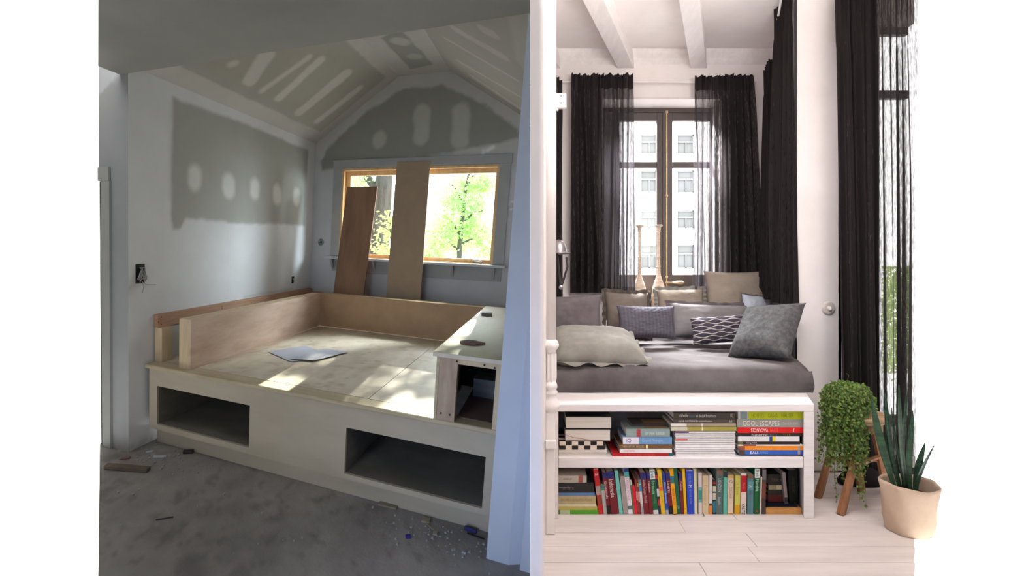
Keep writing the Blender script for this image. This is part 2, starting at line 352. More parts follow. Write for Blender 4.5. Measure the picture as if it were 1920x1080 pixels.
# flat ceiling of the front part, its free edge over the platform, and header face behind it
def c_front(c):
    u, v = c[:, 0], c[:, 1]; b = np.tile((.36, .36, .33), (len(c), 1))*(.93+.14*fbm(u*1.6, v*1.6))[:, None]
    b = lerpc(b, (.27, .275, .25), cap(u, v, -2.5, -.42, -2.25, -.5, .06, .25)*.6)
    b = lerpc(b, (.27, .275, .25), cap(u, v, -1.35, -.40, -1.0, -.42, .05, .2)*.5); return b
cl = [(-2.88, 0), (-2.88, -.148), (-2.061, -.696), (-2.06, -4.2), (.02, -4.2), (.02, 0)]
def tess(name, fr, poly, w, step, colfn, mat, thick=None):
    """flat polygon as a grid clipped to the outline"""
    mb = MB(fr); f = mb.bm.faces.new([mb.bm.verts.new((p[0], p[1], w)) for p in poly])
    xs = [p[0] for p in poly]; ys = [p[1] for p in poly]
    for x in np.arange(min(xs)+step, max(xs), step):
        bmesh.ops.bisect_plane(mb.bm, geom=mb.bm.verts[:]+mb.bm.edges[:]+mb.bm.faces[:], plane_co=(x, 0, 0), plane_no=(1, 0, 0))
    for y in np.arange(min(ys)+step, max(ys), step):
        bmesh.ops.bisect_plane(mb.bm, geom=mb.bm.verts[:]+mb.bm.edges[:]+mb.bm.faces[:], plane_co=(0, y, 0), plane_no=(0, 1, 0))
    return struct(mb.build(name, mat, colfn=colfn, recalc=False))
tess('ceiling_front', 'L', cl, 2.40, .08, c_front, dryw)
MBh = MB('L'); MBh.poly([(-2.9, .0, 2.40), (.0, .0, 2.40), (.0, .02, 3.2), (-2.9, .02, 3.2)]).build('wall_header', plaster, recalc=False)['kind'] = 'structure'
# outer roof skins keep daylight out of the joints
sheet('ceiling_roof_skin', [(-3.4, -.1, 3.12), (.1, -.1, 3.12), (.1, 2.6, 3.12), (-3.4, 2.6, 3.12)], plaster, 'L')
sheet('wall_outer_left', [(-2.84, .0, -.1), (-2.84, 2.5, -.1), (-2.84, 2.5, 3.2), (-2.84, .0, 3.2)], plaster, 'L')
# wall left of the platform that faces the camera, with the door casing at the frame's edge
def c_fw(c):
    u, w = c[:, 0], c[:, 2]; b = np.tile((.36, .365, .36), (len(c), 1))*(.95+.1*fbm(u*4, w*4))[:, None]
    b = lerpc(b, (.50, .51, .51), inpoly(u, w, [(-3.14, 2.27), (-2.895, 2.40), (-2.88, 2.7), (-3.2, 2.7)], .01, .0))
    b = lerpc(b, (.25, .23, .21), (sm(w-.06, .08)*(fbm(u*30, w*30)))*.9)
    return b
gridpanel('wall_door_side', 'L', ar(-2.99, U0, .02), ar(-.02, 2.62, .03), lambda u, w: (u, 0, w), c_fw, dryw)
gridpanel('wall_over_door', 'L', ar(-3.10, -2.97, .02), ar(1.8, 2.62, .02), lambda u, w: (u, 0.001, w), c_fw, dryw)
trimp = pmat('attic_trim_paint', (.37, .375, .36), (.34, .345, .33), 6, rough=.55)
t = empty_struct('door_1')
MB('L').box((-3.086, -.02, 1.757), (-2.975, .0, 1.845), bev=.003).build('casing_head', trimp, t)
MB('L').box((-3.058, -.018, 0), (-2.985, .0, 1.757), bev=.003).box((-2.985, -.02, 0), (-2.965, 0, 1.757)).build('casing', trimp, t)
MB('L').box((-3.094, .0, 0), (-3.05, .03, 1.757)).build('dark_doorway_strip', flat(18, 20, 17, .7), t)  # black slab stands in for the unlit doorway gap
# floor of the attic
def c_floor(c):
    u, v = c[:, 0], c[:, 1]; n = fbm(u*5, v*5); b = np.tile((1., 1., 1.), (len(c), 1))*(.78+.34*n)[:, None]
    fine = fbm(u*30, v*30); b = b*(.94+.12*fine)[:, None]
    b = lerpc(b, (.45, .42, .42), np.clip((fbm(u*14+5, v*14)-.62)*8, 0, 1)*.5)
    b = lerpc(b, (.42, .40, .40), cap(u, v, -1.55, -.62, -1.45, -.66, .05, .06)*.6)
    b = lerpc(b, (1.45, 1.45, 1.45), np.clip((vn(u*55, v*55)-.93)*30, 0, 1)*sm(np.hypot(u+2.6, v-.05)-.35, .3)*.8)
    b = lerpc(b, (1.5, 1.47, 1.4), np.clip((vn(u*60, v*60)-.93)*30, 0, 1)*sm(np.hypot(u+.4, v-.02)-.3, .3)*.8)
    b = lerpc(b, (.75, .55, .48), cap(u, v, -2.75, -.04, -2.72, -.09, .035, .03)*.6); return b
fl = [(-3.16, .6), (-3.11, 0), (-1.866, -.846), (-1.9, -1.1), (-1.9, -4.2), (.06, -4.2), (.06, .6)]
tess('floor_attic', 'L', fl, 0, .03, c_floor, concrete)
sheet('floor_hall_left', [(-3, -2, -.25), (0, -2, -.25), (0, 2.05, -.25), (-3, 2.05, -.25)], plaster)
# end of the attic's right-hand wall: lit face, shaded recess, trim board
post = pmat('post_paint', S(196, 202, 212), S(188, 195, 205), 3, rough=.7)
MB('L').box((-.17, 0, -.02), (-.058, .115, 2.42)).hexa([(-.058, .0, -.02), (.0, .03, -.02), (.0, .115, -.02), (-.058, .115, -.02), (-.058, 0, 2.42), (.0, .03, 2.42), (.0, .115, 2.42), (-.058, .115, 2.42)]).build('wall_post', post)['kind'] = 'structure'
MB('L').box((-.001, -.012, -.02), (.09, .115, 2.42), bev=.004).build('trim_1', post)['kind'] = 'structure'
sheet('wall_attic_right', [(-.165, .1, -.02), (-.165, 2.4, -.02), (-.165, 2.4, 2.6), (-.165, .1, 2.6)], pmat('attic_right', (.5, .5, .5), rough=.9), 'L')
# ---------------------------------------------------------------- window of the attic
pine = pmat('pine', S(232, 200, 152), S(214, 176, 126), 3, (6, 6, 1), rough=.45)
prime = pmat('primed_board', (.42, .425, .42), (.38, .385, .38), 5, rough=.6)
W = empty_struct('window_1')
b = MB('L').box((WU0-.115, VB-.02, 1.255), (WU0+.0, VB, WW1+.008), bev=.002); b.build('casing', prime, W)
MB('L').box((WU1, VB-.02, 1.255), (WU1+.112, VB, WW1+.008), bev=.002).build('casing', prime, W)
MB('L').box((-2.528, VB-.026, WW1+.008), (-.455, VB, WW1+.088), bev=.002).build('casing_head', prime, W)
MB('L').box((-2.565, VB-.105, 1.222), (-.437, VB+.03, 1.246), bev=.004).build('window_sill', pmat('sill_paint', (.62, .63, .65), rough=.4), W)
MB('L').box((-2.50, VB-.014, 1.09), (-.48, VB, 1.222), bev=.002).build('apron', prime, W)
for u in (-2.485, -1.93, -1.0, -.56):
    MB('L').hexa([(u-.012, VB-.014, 1.11), (u+.012, VB-.014, 1.11), (u+.012, VB, 1.11), (u-.012, VB, 1.11), (u-.012, VB-.085, 1.222), (u+.012, VB-.085, 1.222), (u+.012, VB, 1.222), (u-.012, VB, 1.222)]).build('sill_bracket', prime, W)
j = MB('L'); D1 = VB+.11
j.box((WU0-.001, VB-.012, WW0), (WU0+.022, D1, WW1)); j.box((WU1-.022, VB-.012, WW0), (WU1+.001, D1, WW1)); j.box((WU0, VB-.012, WW1-.022), (WU1, D1, WW1+.001)); j.box((WU0, VB-.004, WW0-.001), (WU1, D1, WW0+.018)); j.box((-1.535, VB+.02, WW0), (-1.47, D1, WW1))
j.build('jamb', pine, W)
for a, bb in ((WU0+.022, -1.535), (-1.47, WU1-.022)):
    g = MB('L'); fw = .06 if a < -2 else .02; z0, z1 = WW0+.018, WW1-.022; v0, v1 = VB+.055, VB+.09
    g.box((a, v0, z0), (a+fw, v1, z1), bev=.004); g.box((bb-fw, v0, z0), (bb, v1, z1), bev=.004); g.box((a+fw, v0, z1-.045), (bb-fw, v1, z1), bev=.004); g.box((a+fw, v0, z0), (bb-fw, v1, z0+.035), bev=.004)
    s = g.build('sash', pine, W)
    MB('L').box((a+fw-.002, v0+.014, z0+.03), (bb-fw+.002, v0+.018, z1-.04)).build('pane', glassmat('pane_glass') if 'pane_glass' not in bpy.data.materials else bpy.data.materials['pane_glass'], s)
cr = MB('L').box((-.80, VB+.03, 1.25), (-.69, VB+.055, 1.272), bev=.006).tube([(-.79, VB+.03, 1.275), (-.74, VB+.01, 1.285), (-.69, VB+.0, 1.268)], .006)
cr.build('crank_handle', flat(150, 150, 145, .3, metal=.8), W)
# electrical boxes
eb = thing('ceiling_fixture_box', (-2.667, VB, 1.394), 'round galvanised junction box on the wall left of the attic window', 'junction box', fr='L')
MB('L').lathe([(.0, -.0), (.036, 0), (.038, .012), (.034, .014), (.032, .004), (.0, .004)], (-2.667, VB, 1.394), 20, Matrix.Rotation(PI/2, 4, 'X'), cap=False).build('box', flat(140, 150, 152, .4, metal=.3), eb)
MB('L').lathe([(.0, .005), (.012, .006)], (-2.667, VB, 1.394), 10, Matrix.Rotation(PI/2, 4, 'X'), cap=False).build('knockout', flat(10, 10, 10), eb)
MB('L').tube([(-2.675, VB-.01, 1.40), (-2.70, VB-.03, 1.415), (-2.73, VB-.03, 1.41), (-2.755, VB-.02, 1.43)], .003, 6).build('wire', flat(215, 215, 215), eb)
ob = thing('outlet_box', (U0, .088, 1.17), 'open black outlet box with tangled wires on the white wall by the corner', 'outlet box', fr='L')
MB('L').box((U0, .055, 1.11), (U0+.004, .125, 1.235)).build('box', flat(16, 16, 16), ob)
wv = MB('L'); random.seed(5)
for k in range(9):
    p = [(U0+.01+random.uniform(0, .03), .09+random.uniform(-.03, .03), 1.17+random.uniform(-.05, .05)) for _ in range(4)]; wv.tube(p, .0035, 5)
wv.tube([(U0+.01, .10, 1.12), (U0+.03, .12, 1.10), (U0+.04, .19, 1.095)], .0025, 5).tube([(U0+.01, .10, 1.12), (U0+.02, .105, 1.09), (U0+.015, .10, 1.05)], .0025, 5)
wv.build('wire', flat(150, 150, 148), ob)
ob = thing('outlet_box', (U0, 2.005, .998), 'small uncovered outlet box low on the wall near the attic window corner', 'outlet box', fr='L')
MB('L').box((U0, 1.985, .965), (U0+.004, 2.03, 1.035)).build('box', flat(20, 20, 20), ob)
MB('L').tube([(U0+.005, 2.0, 1.02), (U0+.02, 2.01, .99), (U0+.015, 2.0, .955)], .005, 6).build('wire', flat(190, 190, 190), ob)
# ---------------------------------------------------------------- platform
DK = .566
front_mdf = pmat('platform_board', (.50, .435, .33), (.44, .38, .285), 2.2, (1, 1, 3), rough=.65, bump=.02, bscale=40)
nose_mdf = pmat('nosing_board', (.53, .44, .29), (.42, .34, .22), 4, (1, 6, 6), rough=.5)
ply = pmat('sanded_plywood', (.66, .51, .41), (.50, .34, .25), 2.2, (1, 1.2, 5), rough=.55, lo=.38, hi=.72, bump=.03, bscale=30)
particle = pmat('particle_board', (.50, .33, .195), (.44, .29, .17), 8, rough=.7)
fir = pmat('fir_stud', (.50, .31, .20), (.38, .22, .14), 5, (3, 1, 8), rough=.7)
pale = pmat('pale_stud', (.66, .52, .33), (.55, .42, .26), 5, (8, 8, 1), rough=.7)
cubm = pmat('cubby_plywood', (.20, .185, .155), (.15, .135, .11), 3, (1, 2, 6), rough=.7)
Pf = thing('bed_platform', (-1.5, .3, 0), 'large unfinished plywood platform with open cubbies filling the attic alcove', 'platform', fr='L')
FV = .14; o1 = (-2.683, -1.822, .160, .425); o2 = (-1.085, -.228, .152, .416); fz0, fz1 = .122, .538; ua, ub = -2.765, -.172
g = MB('L'); V2 = FV+.018
for a in ((ua, fz0, o1[0], fz1), (o1[1], fz0, o2[0], fz1), (o2[1], fz0, ub, fz1), (o1[0], fz0, o1[1], o1[2]), (o1[0], o1[3], o1[1], fz1), (o2[0], fz0, o2[1], o2[2]), (o2[0], o2[3], o2[1], fz1)):
    g.box((a[0], FV, a[1]), (a[2], V2, a[3]))
g.build('fascia', front_mdf, Pf)
MB('L').box((-2.76, .205, 0), (ub, .222, .125)).build('toe_kick', front_mdf, Pf)
MB('L').box((-2.79, .118, .538), (ub, .235, DK), bev=.009).build('nosing', nose_mdf, Pf, smooth=False)
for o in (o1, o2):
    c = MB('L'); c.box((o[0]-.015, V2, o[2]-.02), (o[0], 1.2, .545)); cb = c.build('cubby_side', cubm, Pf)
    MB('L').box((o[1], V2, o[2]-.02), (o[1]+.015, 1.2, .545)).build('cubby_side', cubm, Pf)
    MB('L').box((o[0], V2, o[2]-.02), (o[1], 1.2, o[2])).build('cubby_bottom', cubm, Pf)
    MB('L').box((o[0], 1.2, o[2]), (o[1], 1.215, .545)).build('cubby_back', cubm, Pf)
def c_deck(c):
    u, v = c[:, 0], c[:, 1]; b = np.tile((1., 1., 1.), (len(c), 1))*(.86+.26*fbm(u*5, v*5))[:, None]
    st = inpoly(u, v, [(-1.9, .62), (-1.2, .55), (-.8, .9), (-1.0, 1.15), (-1.5, .85), (-1.75, .75)], .5, .5)*fbm(u*14, v*9)
    b = lerpc(b, (.58, .40, .30), st*.7)
    b = lerpc(b, (.60, .42, .32), cap(u, v, -2.37, .4, -2.34, 1.9, .05, .12)*.55)
    b = lerpc(b, (.55, .42, .32), np.clip((fbm(u*12+4, v*16)-.60)*6, 0, 1)*.5)
    b = lerpc(b, (.35, .25, .2), np.clip((vn(u*38, v*38)-.94)*30, 0, 1)*.6)
    return b
deckm = pmat('deck_plywood', (.66, .60, .50), (.56, .49, .38), 2.4, (3, 1, 1), rough=.5, attr='col', bump=.02, bscale=30)
def decksheet(u0, u1, v0, v1):
    mb = MB('L'); us_ = ar(u0, u1, .02); vs_ = ar(v0, v1, .02); mb.grid([[(u, v, DK-.001) for u in us_] for v in vs_])
    mb.box((u0, v0, DK-.018), (u1, v1, DK-.0012)); mb.build('deck_panel', deckm, Pf, colfn=c_deck)
decksheet(-2.388, -.988, .235, 1.952); decksheet(-.984, -.50, .235, 1.952); decksheet(-2.79, -2.42, .235, 2.38)
MB('L').box((-2.38, 1.97, DK-.02), (-.2, 2.38, DK)).build('deck_panel', deckm, Pf, colfn=c_deck)
MB('L').box((-2.400, .168, DK), (-2.387, 1.955, .893)).build('side_panel', ply, Pf)
MB('L').box((-2.497, .168, DK), (-2.401, .206, .893)).build('end_stud', pale, Pf)
MB('L').box((-2.497, .207, .856), (-2.401, 1.955, .893)).build('top_plate', pale, Pf)
MB('L').box((-2.387, 1.955, DK), (-.535, 1.972, .895)).build('back_panel', particle, Pf)
MB('L').box((-2.40, 1.973, .858), (-.535, 2.06, .893)).build('top_plate', pale, Pf)
MB('L').box((-2.787, .205, DK), (-2.715, .300, .800)).build('wall_post_stud', pale, Pf)
MB('L').box((-2.797, .203, .801), (-2.757, 2.35, .889)).build('wall_cleat', fir, Pf)
MB('L').box((-2.797, 2.35, .785), (-.17, 2.388, .852)).build('wall_cleat', fir, Pf)
nl = MB('L')
for v, w in ((.235, .87), (.235, .82), (.86, .865), (.86, .85), (1.25, .85), (1.4, .84), (.21, .84)): nl.box((-2.757, v-.003, w-.004), (-2.7555, v+.003, w+.004))
nl.build('nail_heads', flat(30, 22, 20), Pf)['kind'] = 'stuff'
# bench box at the right
Bx = thing('bench_box', (-.35, .2, DK), 'pale boxed bench with an open dark end, right side of the attic platform', 'bench', fr='L')
MB('L').box((-.552, .098, .888), (-.168, 1.95, .911), bev=.003).build('bench_top', deckm, Bx, colfn=lambda c: np.tile((1.02, 1.0, .96), (len(c), 1)))
MB('L').box((-.533, .122, DK), (-.517, 1.93, .887)).build('side_panel', nose_mdf, Bx)
MB('L').box((-.516, .124, DK), (-.414, .160, .887)).build('front_stud', pmat('knotty_stud', (.50, .38, .27), (.38, .27, .19), 6, (4, 4, 1), rough=.75), Bx)
MB('L').box((-.206, .124, DK), (-.17, .160, .887)).build('front_stud', pale, Bx)
MB('L').box((-.413, .126, .858), (-.207, .155, .887)).build('front_rail', pale, Bx)
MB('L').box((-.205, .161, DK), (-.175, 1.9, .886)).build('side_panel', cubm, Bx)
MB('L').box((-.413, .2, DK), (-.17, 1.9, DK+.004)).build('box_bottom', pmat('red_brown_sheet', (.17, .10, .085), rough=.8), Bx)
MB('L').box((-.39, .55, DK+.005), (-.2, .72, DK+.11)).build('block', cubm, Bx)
MB('L').box((-.515, .74, DK), (-.206, .755, .8875)).build('dark_backing', flat(22, 21, 22, .8), Bx)  # dark sheet added to hide a bright spot and keep the interior black
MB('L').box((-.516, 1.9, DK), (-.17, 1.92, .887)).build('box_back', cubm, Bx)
nb = MB('L')
for u, w in ((-.42, .872), (-.44, .60), (-.49, .60), (-.27, .872), (-.215, .865)):
    nb.box((u-.004, .119, w-.004), (u+.004, .125, w+.004))
nb.build('screw_heads', flat(25, 22, 22), Bx)['kind'] = 'stuff'
# loose planks
def plank(name, b0, b1, t0, t1, vb, vt, z0, z1, mat, label):
    dn = Vector((0, .018, .002)); th = thing(name, ((b0+b1)/2, vb, z0), label, 'plank', fr='L')
    pts = [(b0, vb, z0), (b1, vb, z0), (b1, vb+.018, z0), (b0, vb+.018, z0), (t0, vt, z1), (t1, vt, z1), (t1, vt+.018, z1), (t0, vt+.018, z1)]
    MB('L').hexa(pts, bev=.0015).build('board', mat, th); return th
darkply = pmat('dark_veneer', (.34, .19, .115), (.20, .105, .06), 1.6, (5, 5, .7), rough=.55, lo=.4, hi=.75)
mdf = pmat('tan_mdf', (.42, .31, .205), (.39, .285, .19), 9, rough=.6)
plank('leaning_plank', -2.362, -1.972, -2.312, -1.926, 2.13, 2.33, DK+.002, 1.977, darkply, 'short dark-veneered plank leaning left of the taller tan board')
plank('leaning_board', -1.705, -1.296, -1.706, -1.319, 2.19, 2.343, DK+.002, 2.215, mdf, 'tall plain tan board leaning over the middle of the attic window')
# papers, block, oval, rubbish
paper = pmat('paper', (.44, .45, .53), (.41, .42, .50), 4, rough=.7)
def sheetpaper(pts, z, label):
    th = thing('paper_sheet', (*np.mean(pts, 0), z), label, 'paper', fr='L'); mb = MB('L'); n = 10
    P = []
    for j_ in range(n+1):
        row = []
        for i_ in range(n+1):
            a, b2 = i_/n, j_/n; p = [(pts[0][k]*(1-a)+pts[1][k]*a)*(1-b2)+(pts[3][k]*(1-a)+pts[2][k]*a)*b2 for k in (0, 1)]
            row.append((p[0], p[1], z+.004*vn(a*3+z*900, b2*3)+.002))
        P.append(row)
    mb.grid(P).build('sheet', paper, th, smooth=True); ln = MB('L')
    return th
sheetpaper([(-2.203, .811), (-1.86, .655), (-1.63, .93), (-2.03, 1.132)], DK, 'larger creased drawing sheet lying on the plywood deck')
sheetpaper([(-1.90, .70), (-1.70, .74), (-1.575, 1.12), (-1.80, 1.10)], DK+.007, 'second drawing sheet overlapping the first, nearer the bench box')
o = tag(MB('L').box((-.50, 1.38, .9115), (-.42, 1.46, .935), bev=.003).build('sanding_block', flat(120, 118, 112)), 'small grey block lying far back on the bench box top', 'block')
th = thing('sanding_pad', (-.385, .383, .912), 'flat brown teardrop pad lying near the front of the bench box', 'pad', fr='L')
pts = []
for k in range(28):
    a = 2*PI*k/28; r = 1; x = .075*math.cos(a); y = .045*math.sin(a)*(1 if math.cos(a) < .2 else 1-.75*(math.cos(a)-.2)/.8)
    ca, sa = math.cos(.25), math.sin(.25); pts.append((-.385+x*ca-y*sa, .383+x*sa+y*ca, .9125))
MB('L').poly(pts, (0, 0, .009)).build('pad', pmat('brown_pad', (.22, .13, .115), rough=.9), th)
nh = MB('L')
for dx, dy in ((-.03, .0), (0, .012), (.012, -.012), (-.012, -.014), (.03, .0)): nh.lathe([(0, .0), (.005, 0), (0, .0006)], (-.385+dx, .383+dy, .9217), 8, cap=False)
nh.build('hole', flat(20, 12, 12), th)
th = thing('wood_offcut', (-2.6, -.16, 0), 'long brown wood offcut lying on the dusty concrete floor', 'offcut', fr='L')
Mr = Matrix.Translation((-2.59, -.165, .013)) @ Matrix.Rotation(math.radians(16), 4, 'Z')
MB('L').box((-.155, -.022, -.012), (.155, .022, .012), Mr, bev=.003).build('offcut', pmat('old_wood', (.15, .105, .075), (.11, .08, .055), 8, (1, 6, 6), rough=.8), th)
def debris(name, u, v, s, col, label, cat='debris', rot=0, fr='L'):
    Mr = Matrix.Translation((u, v, s[2]/2+.001)) @ Matrix.Rotation(rot, 4, 'Z')
    return tag(MB('L').box((-s[0]/2, -s[1]/2, -s[2]/2), (s[0]/2, s[1]/2, s[2]/2), Mr, bev=min(s)*.2).build(name, flat(*col), None), label, cat)
debris('plaster_chip', -2.53, .04, (.09, .018, .012), (190, 195, 198), 'white plaster sliver on the floor below the left cubby', rot=.45)
debris('plaster_chip', -2.66, .06, (.05, .015, .01), (185, 190, 198), 'short white sliver at the foot of the white corner', rot=.9)
debris('cardboard_scrap', -2.74, -.07, (.06, .03, .004), (118, 92, 80), 'flat reddish scrap at the foot of the door-side wall', rot=.5)
debris('wood_shim', -.80, .19, (.12, .035, .01), (140, 130, 112), 'thin wood shim under the toe kick, left of the right cubby corner', rot=.05)
debris('wood_shim', -.545, .15, (.05, .04, .012), (150, 140, 118), 'short wood shim under the toe kick by a splinter', rot=.1)
debris('wood_splinter', -.52, .12, (.09, .008, .006), (150, 140, 115), 'pale splinter lying against the toe kick', rot=-.6)
debris('wood_chip', -.465, .07, (.025, .03, .008), (165, 155, 135), 'square pale chip below the right cubby', rot=.1)
debris('blue_scrap', -.596, -.017, (.028, .022, .012), (50, 45, 140), 'small bright blue scrap on the floor before the right cubby', rot=.5)
debris('blue_rag', -.285, .17, (.07, .02, .02), (52, 54, 110), 'dark blue rag against the toe kick near the post', rot=-.1)
debris('dark_stick', -.25, .14, (.10, .006, .006), (35, 33, 38), 'thin dark stick beside the blue rag', rot=-.1)
debris('plaster_crumb', -.285, -.015, (.022, .012, .01), (175, 185, 205), 'white crumb on the floor left of the blue-lit post', rot=-.3)
debris('dark_scrap', -2.40, .17, (.07, .03, .02), (48, 46, 44), 'dark wedge-shaped scrap below the left cubby', rot=.5)
debris('twig', -1.93, -.43, (.09, .006, .005), (50, 46, 44), 'thin dark twig on the open concrete floor', rot=.7)
random.seed(11); cr = MB('L')
for k in range(150):
    if k % 2: u, v = random.gauss(-2.55, .22), random.gauss(.0, .09)
    else: u, v = random.gauss(-.45, .2), random.gauss(.05, .07)
    if v > .19 or u < -2.78 or u > -.02: continue
    if k % 9 == 0: u, v = random.uniform(-2.6, -.3), random.uniform(-.6, .1)
    r = random.uniform(.002, .006); cr.box((u-r, v-r, 0), (u+r, v+r, r*1.3))
tag(cr.build('plaster_crumbs', flat(160, 160, 158)), 'fine plaster crumbs scattered over the concrete floor', 'debris', kind='stuff')
# ---------------------------------------------------------------- outside the attic window
bark = pmat('bark', (.16, .155, .15), (.08, .075, .07), 3, (6, 6, 1), rough=.95, bump=.6, bscale=12, bdist=.03)
def leafmat(name, c, tr=.5):
    m, nt, b = newmat(name); b.inputs['Base Color'].default_value = (*c, 1); b.inputs['Roughness'].default_value = .6
    tl = nd(nt, 'ShaderNodeBsdfTranslucent'); tl.inputs[0].default_value = (c[0]*1.3, c[1]*1.3, c[2]*.8, 1); mx = nd(nt, 'ShaderNodeMixShader'); mx.inputs[0].default_value = tr
    nt.links.new(b.outputs[0], mx.inputs[1]); nt.links.new(tl.outputs[0], mx.inputs[2]); nt.links.new(mx.outputs[0], nt.nodes['Material Output'].inputs[0]); return m
leafA = leafmat('pale_leaves', (.48, .66, .43)); leafB = leafmat('yellow_leaves', (.52, .70, .28)); leafC = leafmat('deep_leaves', (.10, .26, .04), .35)
def leaves(mb, pts, size, rnd, sq=.55):
    for p in pts:
        d = Vector((rnd.gauss(0, 1), rnd.gauss(0, 1), rnd.gauss(0, .7))).normalized(); e = d.orthogonal().normalized(); s = size*rnd.uniform(.6, 1.3)
        p = Vector(p); mb.bm.faces.new([mb.bm.verts.new(q) for q in (p-d*s*.5, p+e*s*sq*.5, p+d*s*.5, p-e*s*sq*.5)])
rnd = random.Random(4)
def clusters(cl, n, sp):
    out = []
    for (x, y, Y, rx, ry) in cl:
        c = px(x, y, Y); k = Y/950
        for _ in range(n):
            out.append((c.x+rnd.gauss(0, rx*k*.45), Y+rnd.gauss(0, .3), c.z+rnd.gauss(0, ry*k*.45)))
    return out
tr = thing('oak_tree', px(700, 620, 8), 'thick grey-barked tree trunk seen between the leaning planks', 'tree')
MB().tube([px(683, 700, 8), px(693, 560, 8), px(704, 480, 8), px(710, 420, 8), px(717, 370, 8), px(722, 320, 8), px(728, 250, 8)], [.26, .23, .2, .17, .14, .12, .12], 14).build('trunk', bark, tr, smooth=True)
MB().tube([px(716, 385, 8), px(703, 350, 8), px(690, 335, 8), px(668, 300, 8)], [.08, .07, .06, .05], 10).build('branch', bark, tr, smooth=True)
m = MB(); leaves(m, clusters([(672, 340, 8, 30, 18), (660, 335, 8.3, 30, 14), (700, 400, 8.6, 20, 30), (690, 500, 8.5, 16, 14)], 260, 1), .07, rnd); tag(m.build('foliage', leafA, tr, recalc=False), kind='stuff')
t2 = thing('maple_sapling', px(735, 620, 7.2), 'bright yellow-green leafy branch left of the tall tan board', 'tree')
MB().tube([px(745, 700, 7.2), px(738, 500, 7.2), px(732, 430, 7.2), px(730, 395, 7.2)], [.03, .025, .015, .008], 8).build('trunk', bark, t2)
m = MB(); leaves(m, clusters([(728, 440, 7.2, 16, 24), (735, 415, 7.2, 10, 20), (722, 470, 7.2, 16, 12)], 170, 1), .06, rnd); tag(m.build('foliage', leafB, t2, recalc=False), kind='stuff')
t3 = thing('honey_locust_tree', px(865, 650, 9), 'pale green airy tree filling the right half of the attic window', 'tree')
MB().tube([px(850, 800, 9), px(858, 560, 9), px(862, 460, 9), px(872, 360, 9), px(885, 300, 9)], [.07, .06, .045, .03, .02], 8).build('trunk', bark, t3)
bm_ = MB()
for a, b in (((862, 440), (830, 400)), ((866, 420), (905, 395)), ((868, 380), (845, 345)), ((862, 460), (900, 450)), ((860, 470), (815, 440)), ((876, 345), (900, 325))): bm_.tube([px(*a, 9), px((a[0]+b[0])/2, (a[1]+b[1])/2-6, 9), px(*b, 9)], [.025, .018, .008], 6)
bm_.build('branches', bark, t3)
cl3 = [(850, 375, 9, 34, 26), (875, 350, 9.5, 28, 22), (835, 425, 9, 38, 26), (820, 455, 8.8, 30, 26), (880, 420, 9.3, 34, 24), (905, 445, 9.2, 26, 26), (865, 455, 9.6, 34, 20), (905, 345, 9, 22, 14), (915, 470, 9, 18, 20), (812, 480, 9, 18, 16), (890, 385, 9, 26, 18)]
m = MB(); leaves(m, clusters(cl3, 620, 1), .085, rnd); tag(m.build('foliage', leafA, t3, recalc=False), kind='stuff')
m = MB(); leaves(m, clusters(cl3[2:9], 110, 1), .08, rnd); tag(m.build('foliage', leafB, t3, recalc=False), kind='stuff')
# added canopy out of view, gaps cut along the sun to shape the deck patches
t4 = thing('shade_canopy', (-1.5, 9, -.5), 'unseen added crown, gaps cut in it to shape the sun patches on the deck', 'tree')
MB().tube([(-5.6, 10.5, -2), (-5.4, 10.4, 3), (-4.6, 10, 6), (-3, 9.6, 7.2), (-1, 9.5, 7.6)], [.3, .26, .2, .12, .05], 10).build('trunk', bark, t4)
sd = -SUN_DIR; holes = []
for (u, v, w, r) in ((-1.72, .15, DK, .05), (-1.62, .14, DK, .05), (-1.52, .13, DK, .05), (-.80, .16, DK, .04), (-.72, .14, DK, .045), (-.62, .16, DK, .05), (-.54, .22, DK, .05), (-.55, .13, DK, .05), (-.52, .86, .91, .06), (-.45, .84, .91, .05), (-.40, .95, .91, .05), (-1.5, .27, DK, .02)):
    holes.append((LW((u, v, w)), r))
m = MB(); pts = []
a1 = sd.cross(Vector((0, 0, 1))).normalized(); a2 = sd.cross(a1).normalized(); mid = LW((-1.4, .9, .75))+sd*9.2
for _ in range(15000):
    p = mid+a1*rnd.uniform(-2.0, 2.0)+a2*rnd.uniform(-1.35, 1.35)+sd*rnd.uniform(-.5, .5)
    ok = True
    for h, r in holes:
        q = p-h
        if (q-sd*q.dot(sd)).length < r+.035: ok = False; break
    if ok: pts.append(p)
leaves(m, pts, .12, rnd, .7); tag(m.build('foliage', leafC, t4, recalc=False), kind='stuff')
# ================================================================ LOFT ROOM (right photograph), world frame
YF, YW, YB = 2.75, 3.45, 4.4; K = .384
# partition between the two rooms, its end towards the camera rounded
prof = [(-.0117, 1.85)]
for k in range(9): prof.append((.0209+.018*math.sin(PI*.5*k/8), 1.868-.018*math.cos(PI*.5*k/8)))
prof += [(.0389, 2.5), (.09, 2.66), (.19, 4.7), (-.03, 4.7)]
MB().poly([(x, y, -.3) for x, y in prof], (0, 0, 3.7)).build('wall_partition', loftpaint)['kind'] = 'structure'
sheet('wall_partition_upper', [(-.005, -2, 2.7), (-.005, 1.9, 2.7), (-.005, 1.9, 3.5), (-.005, -2, 3.5)], loftpaint)
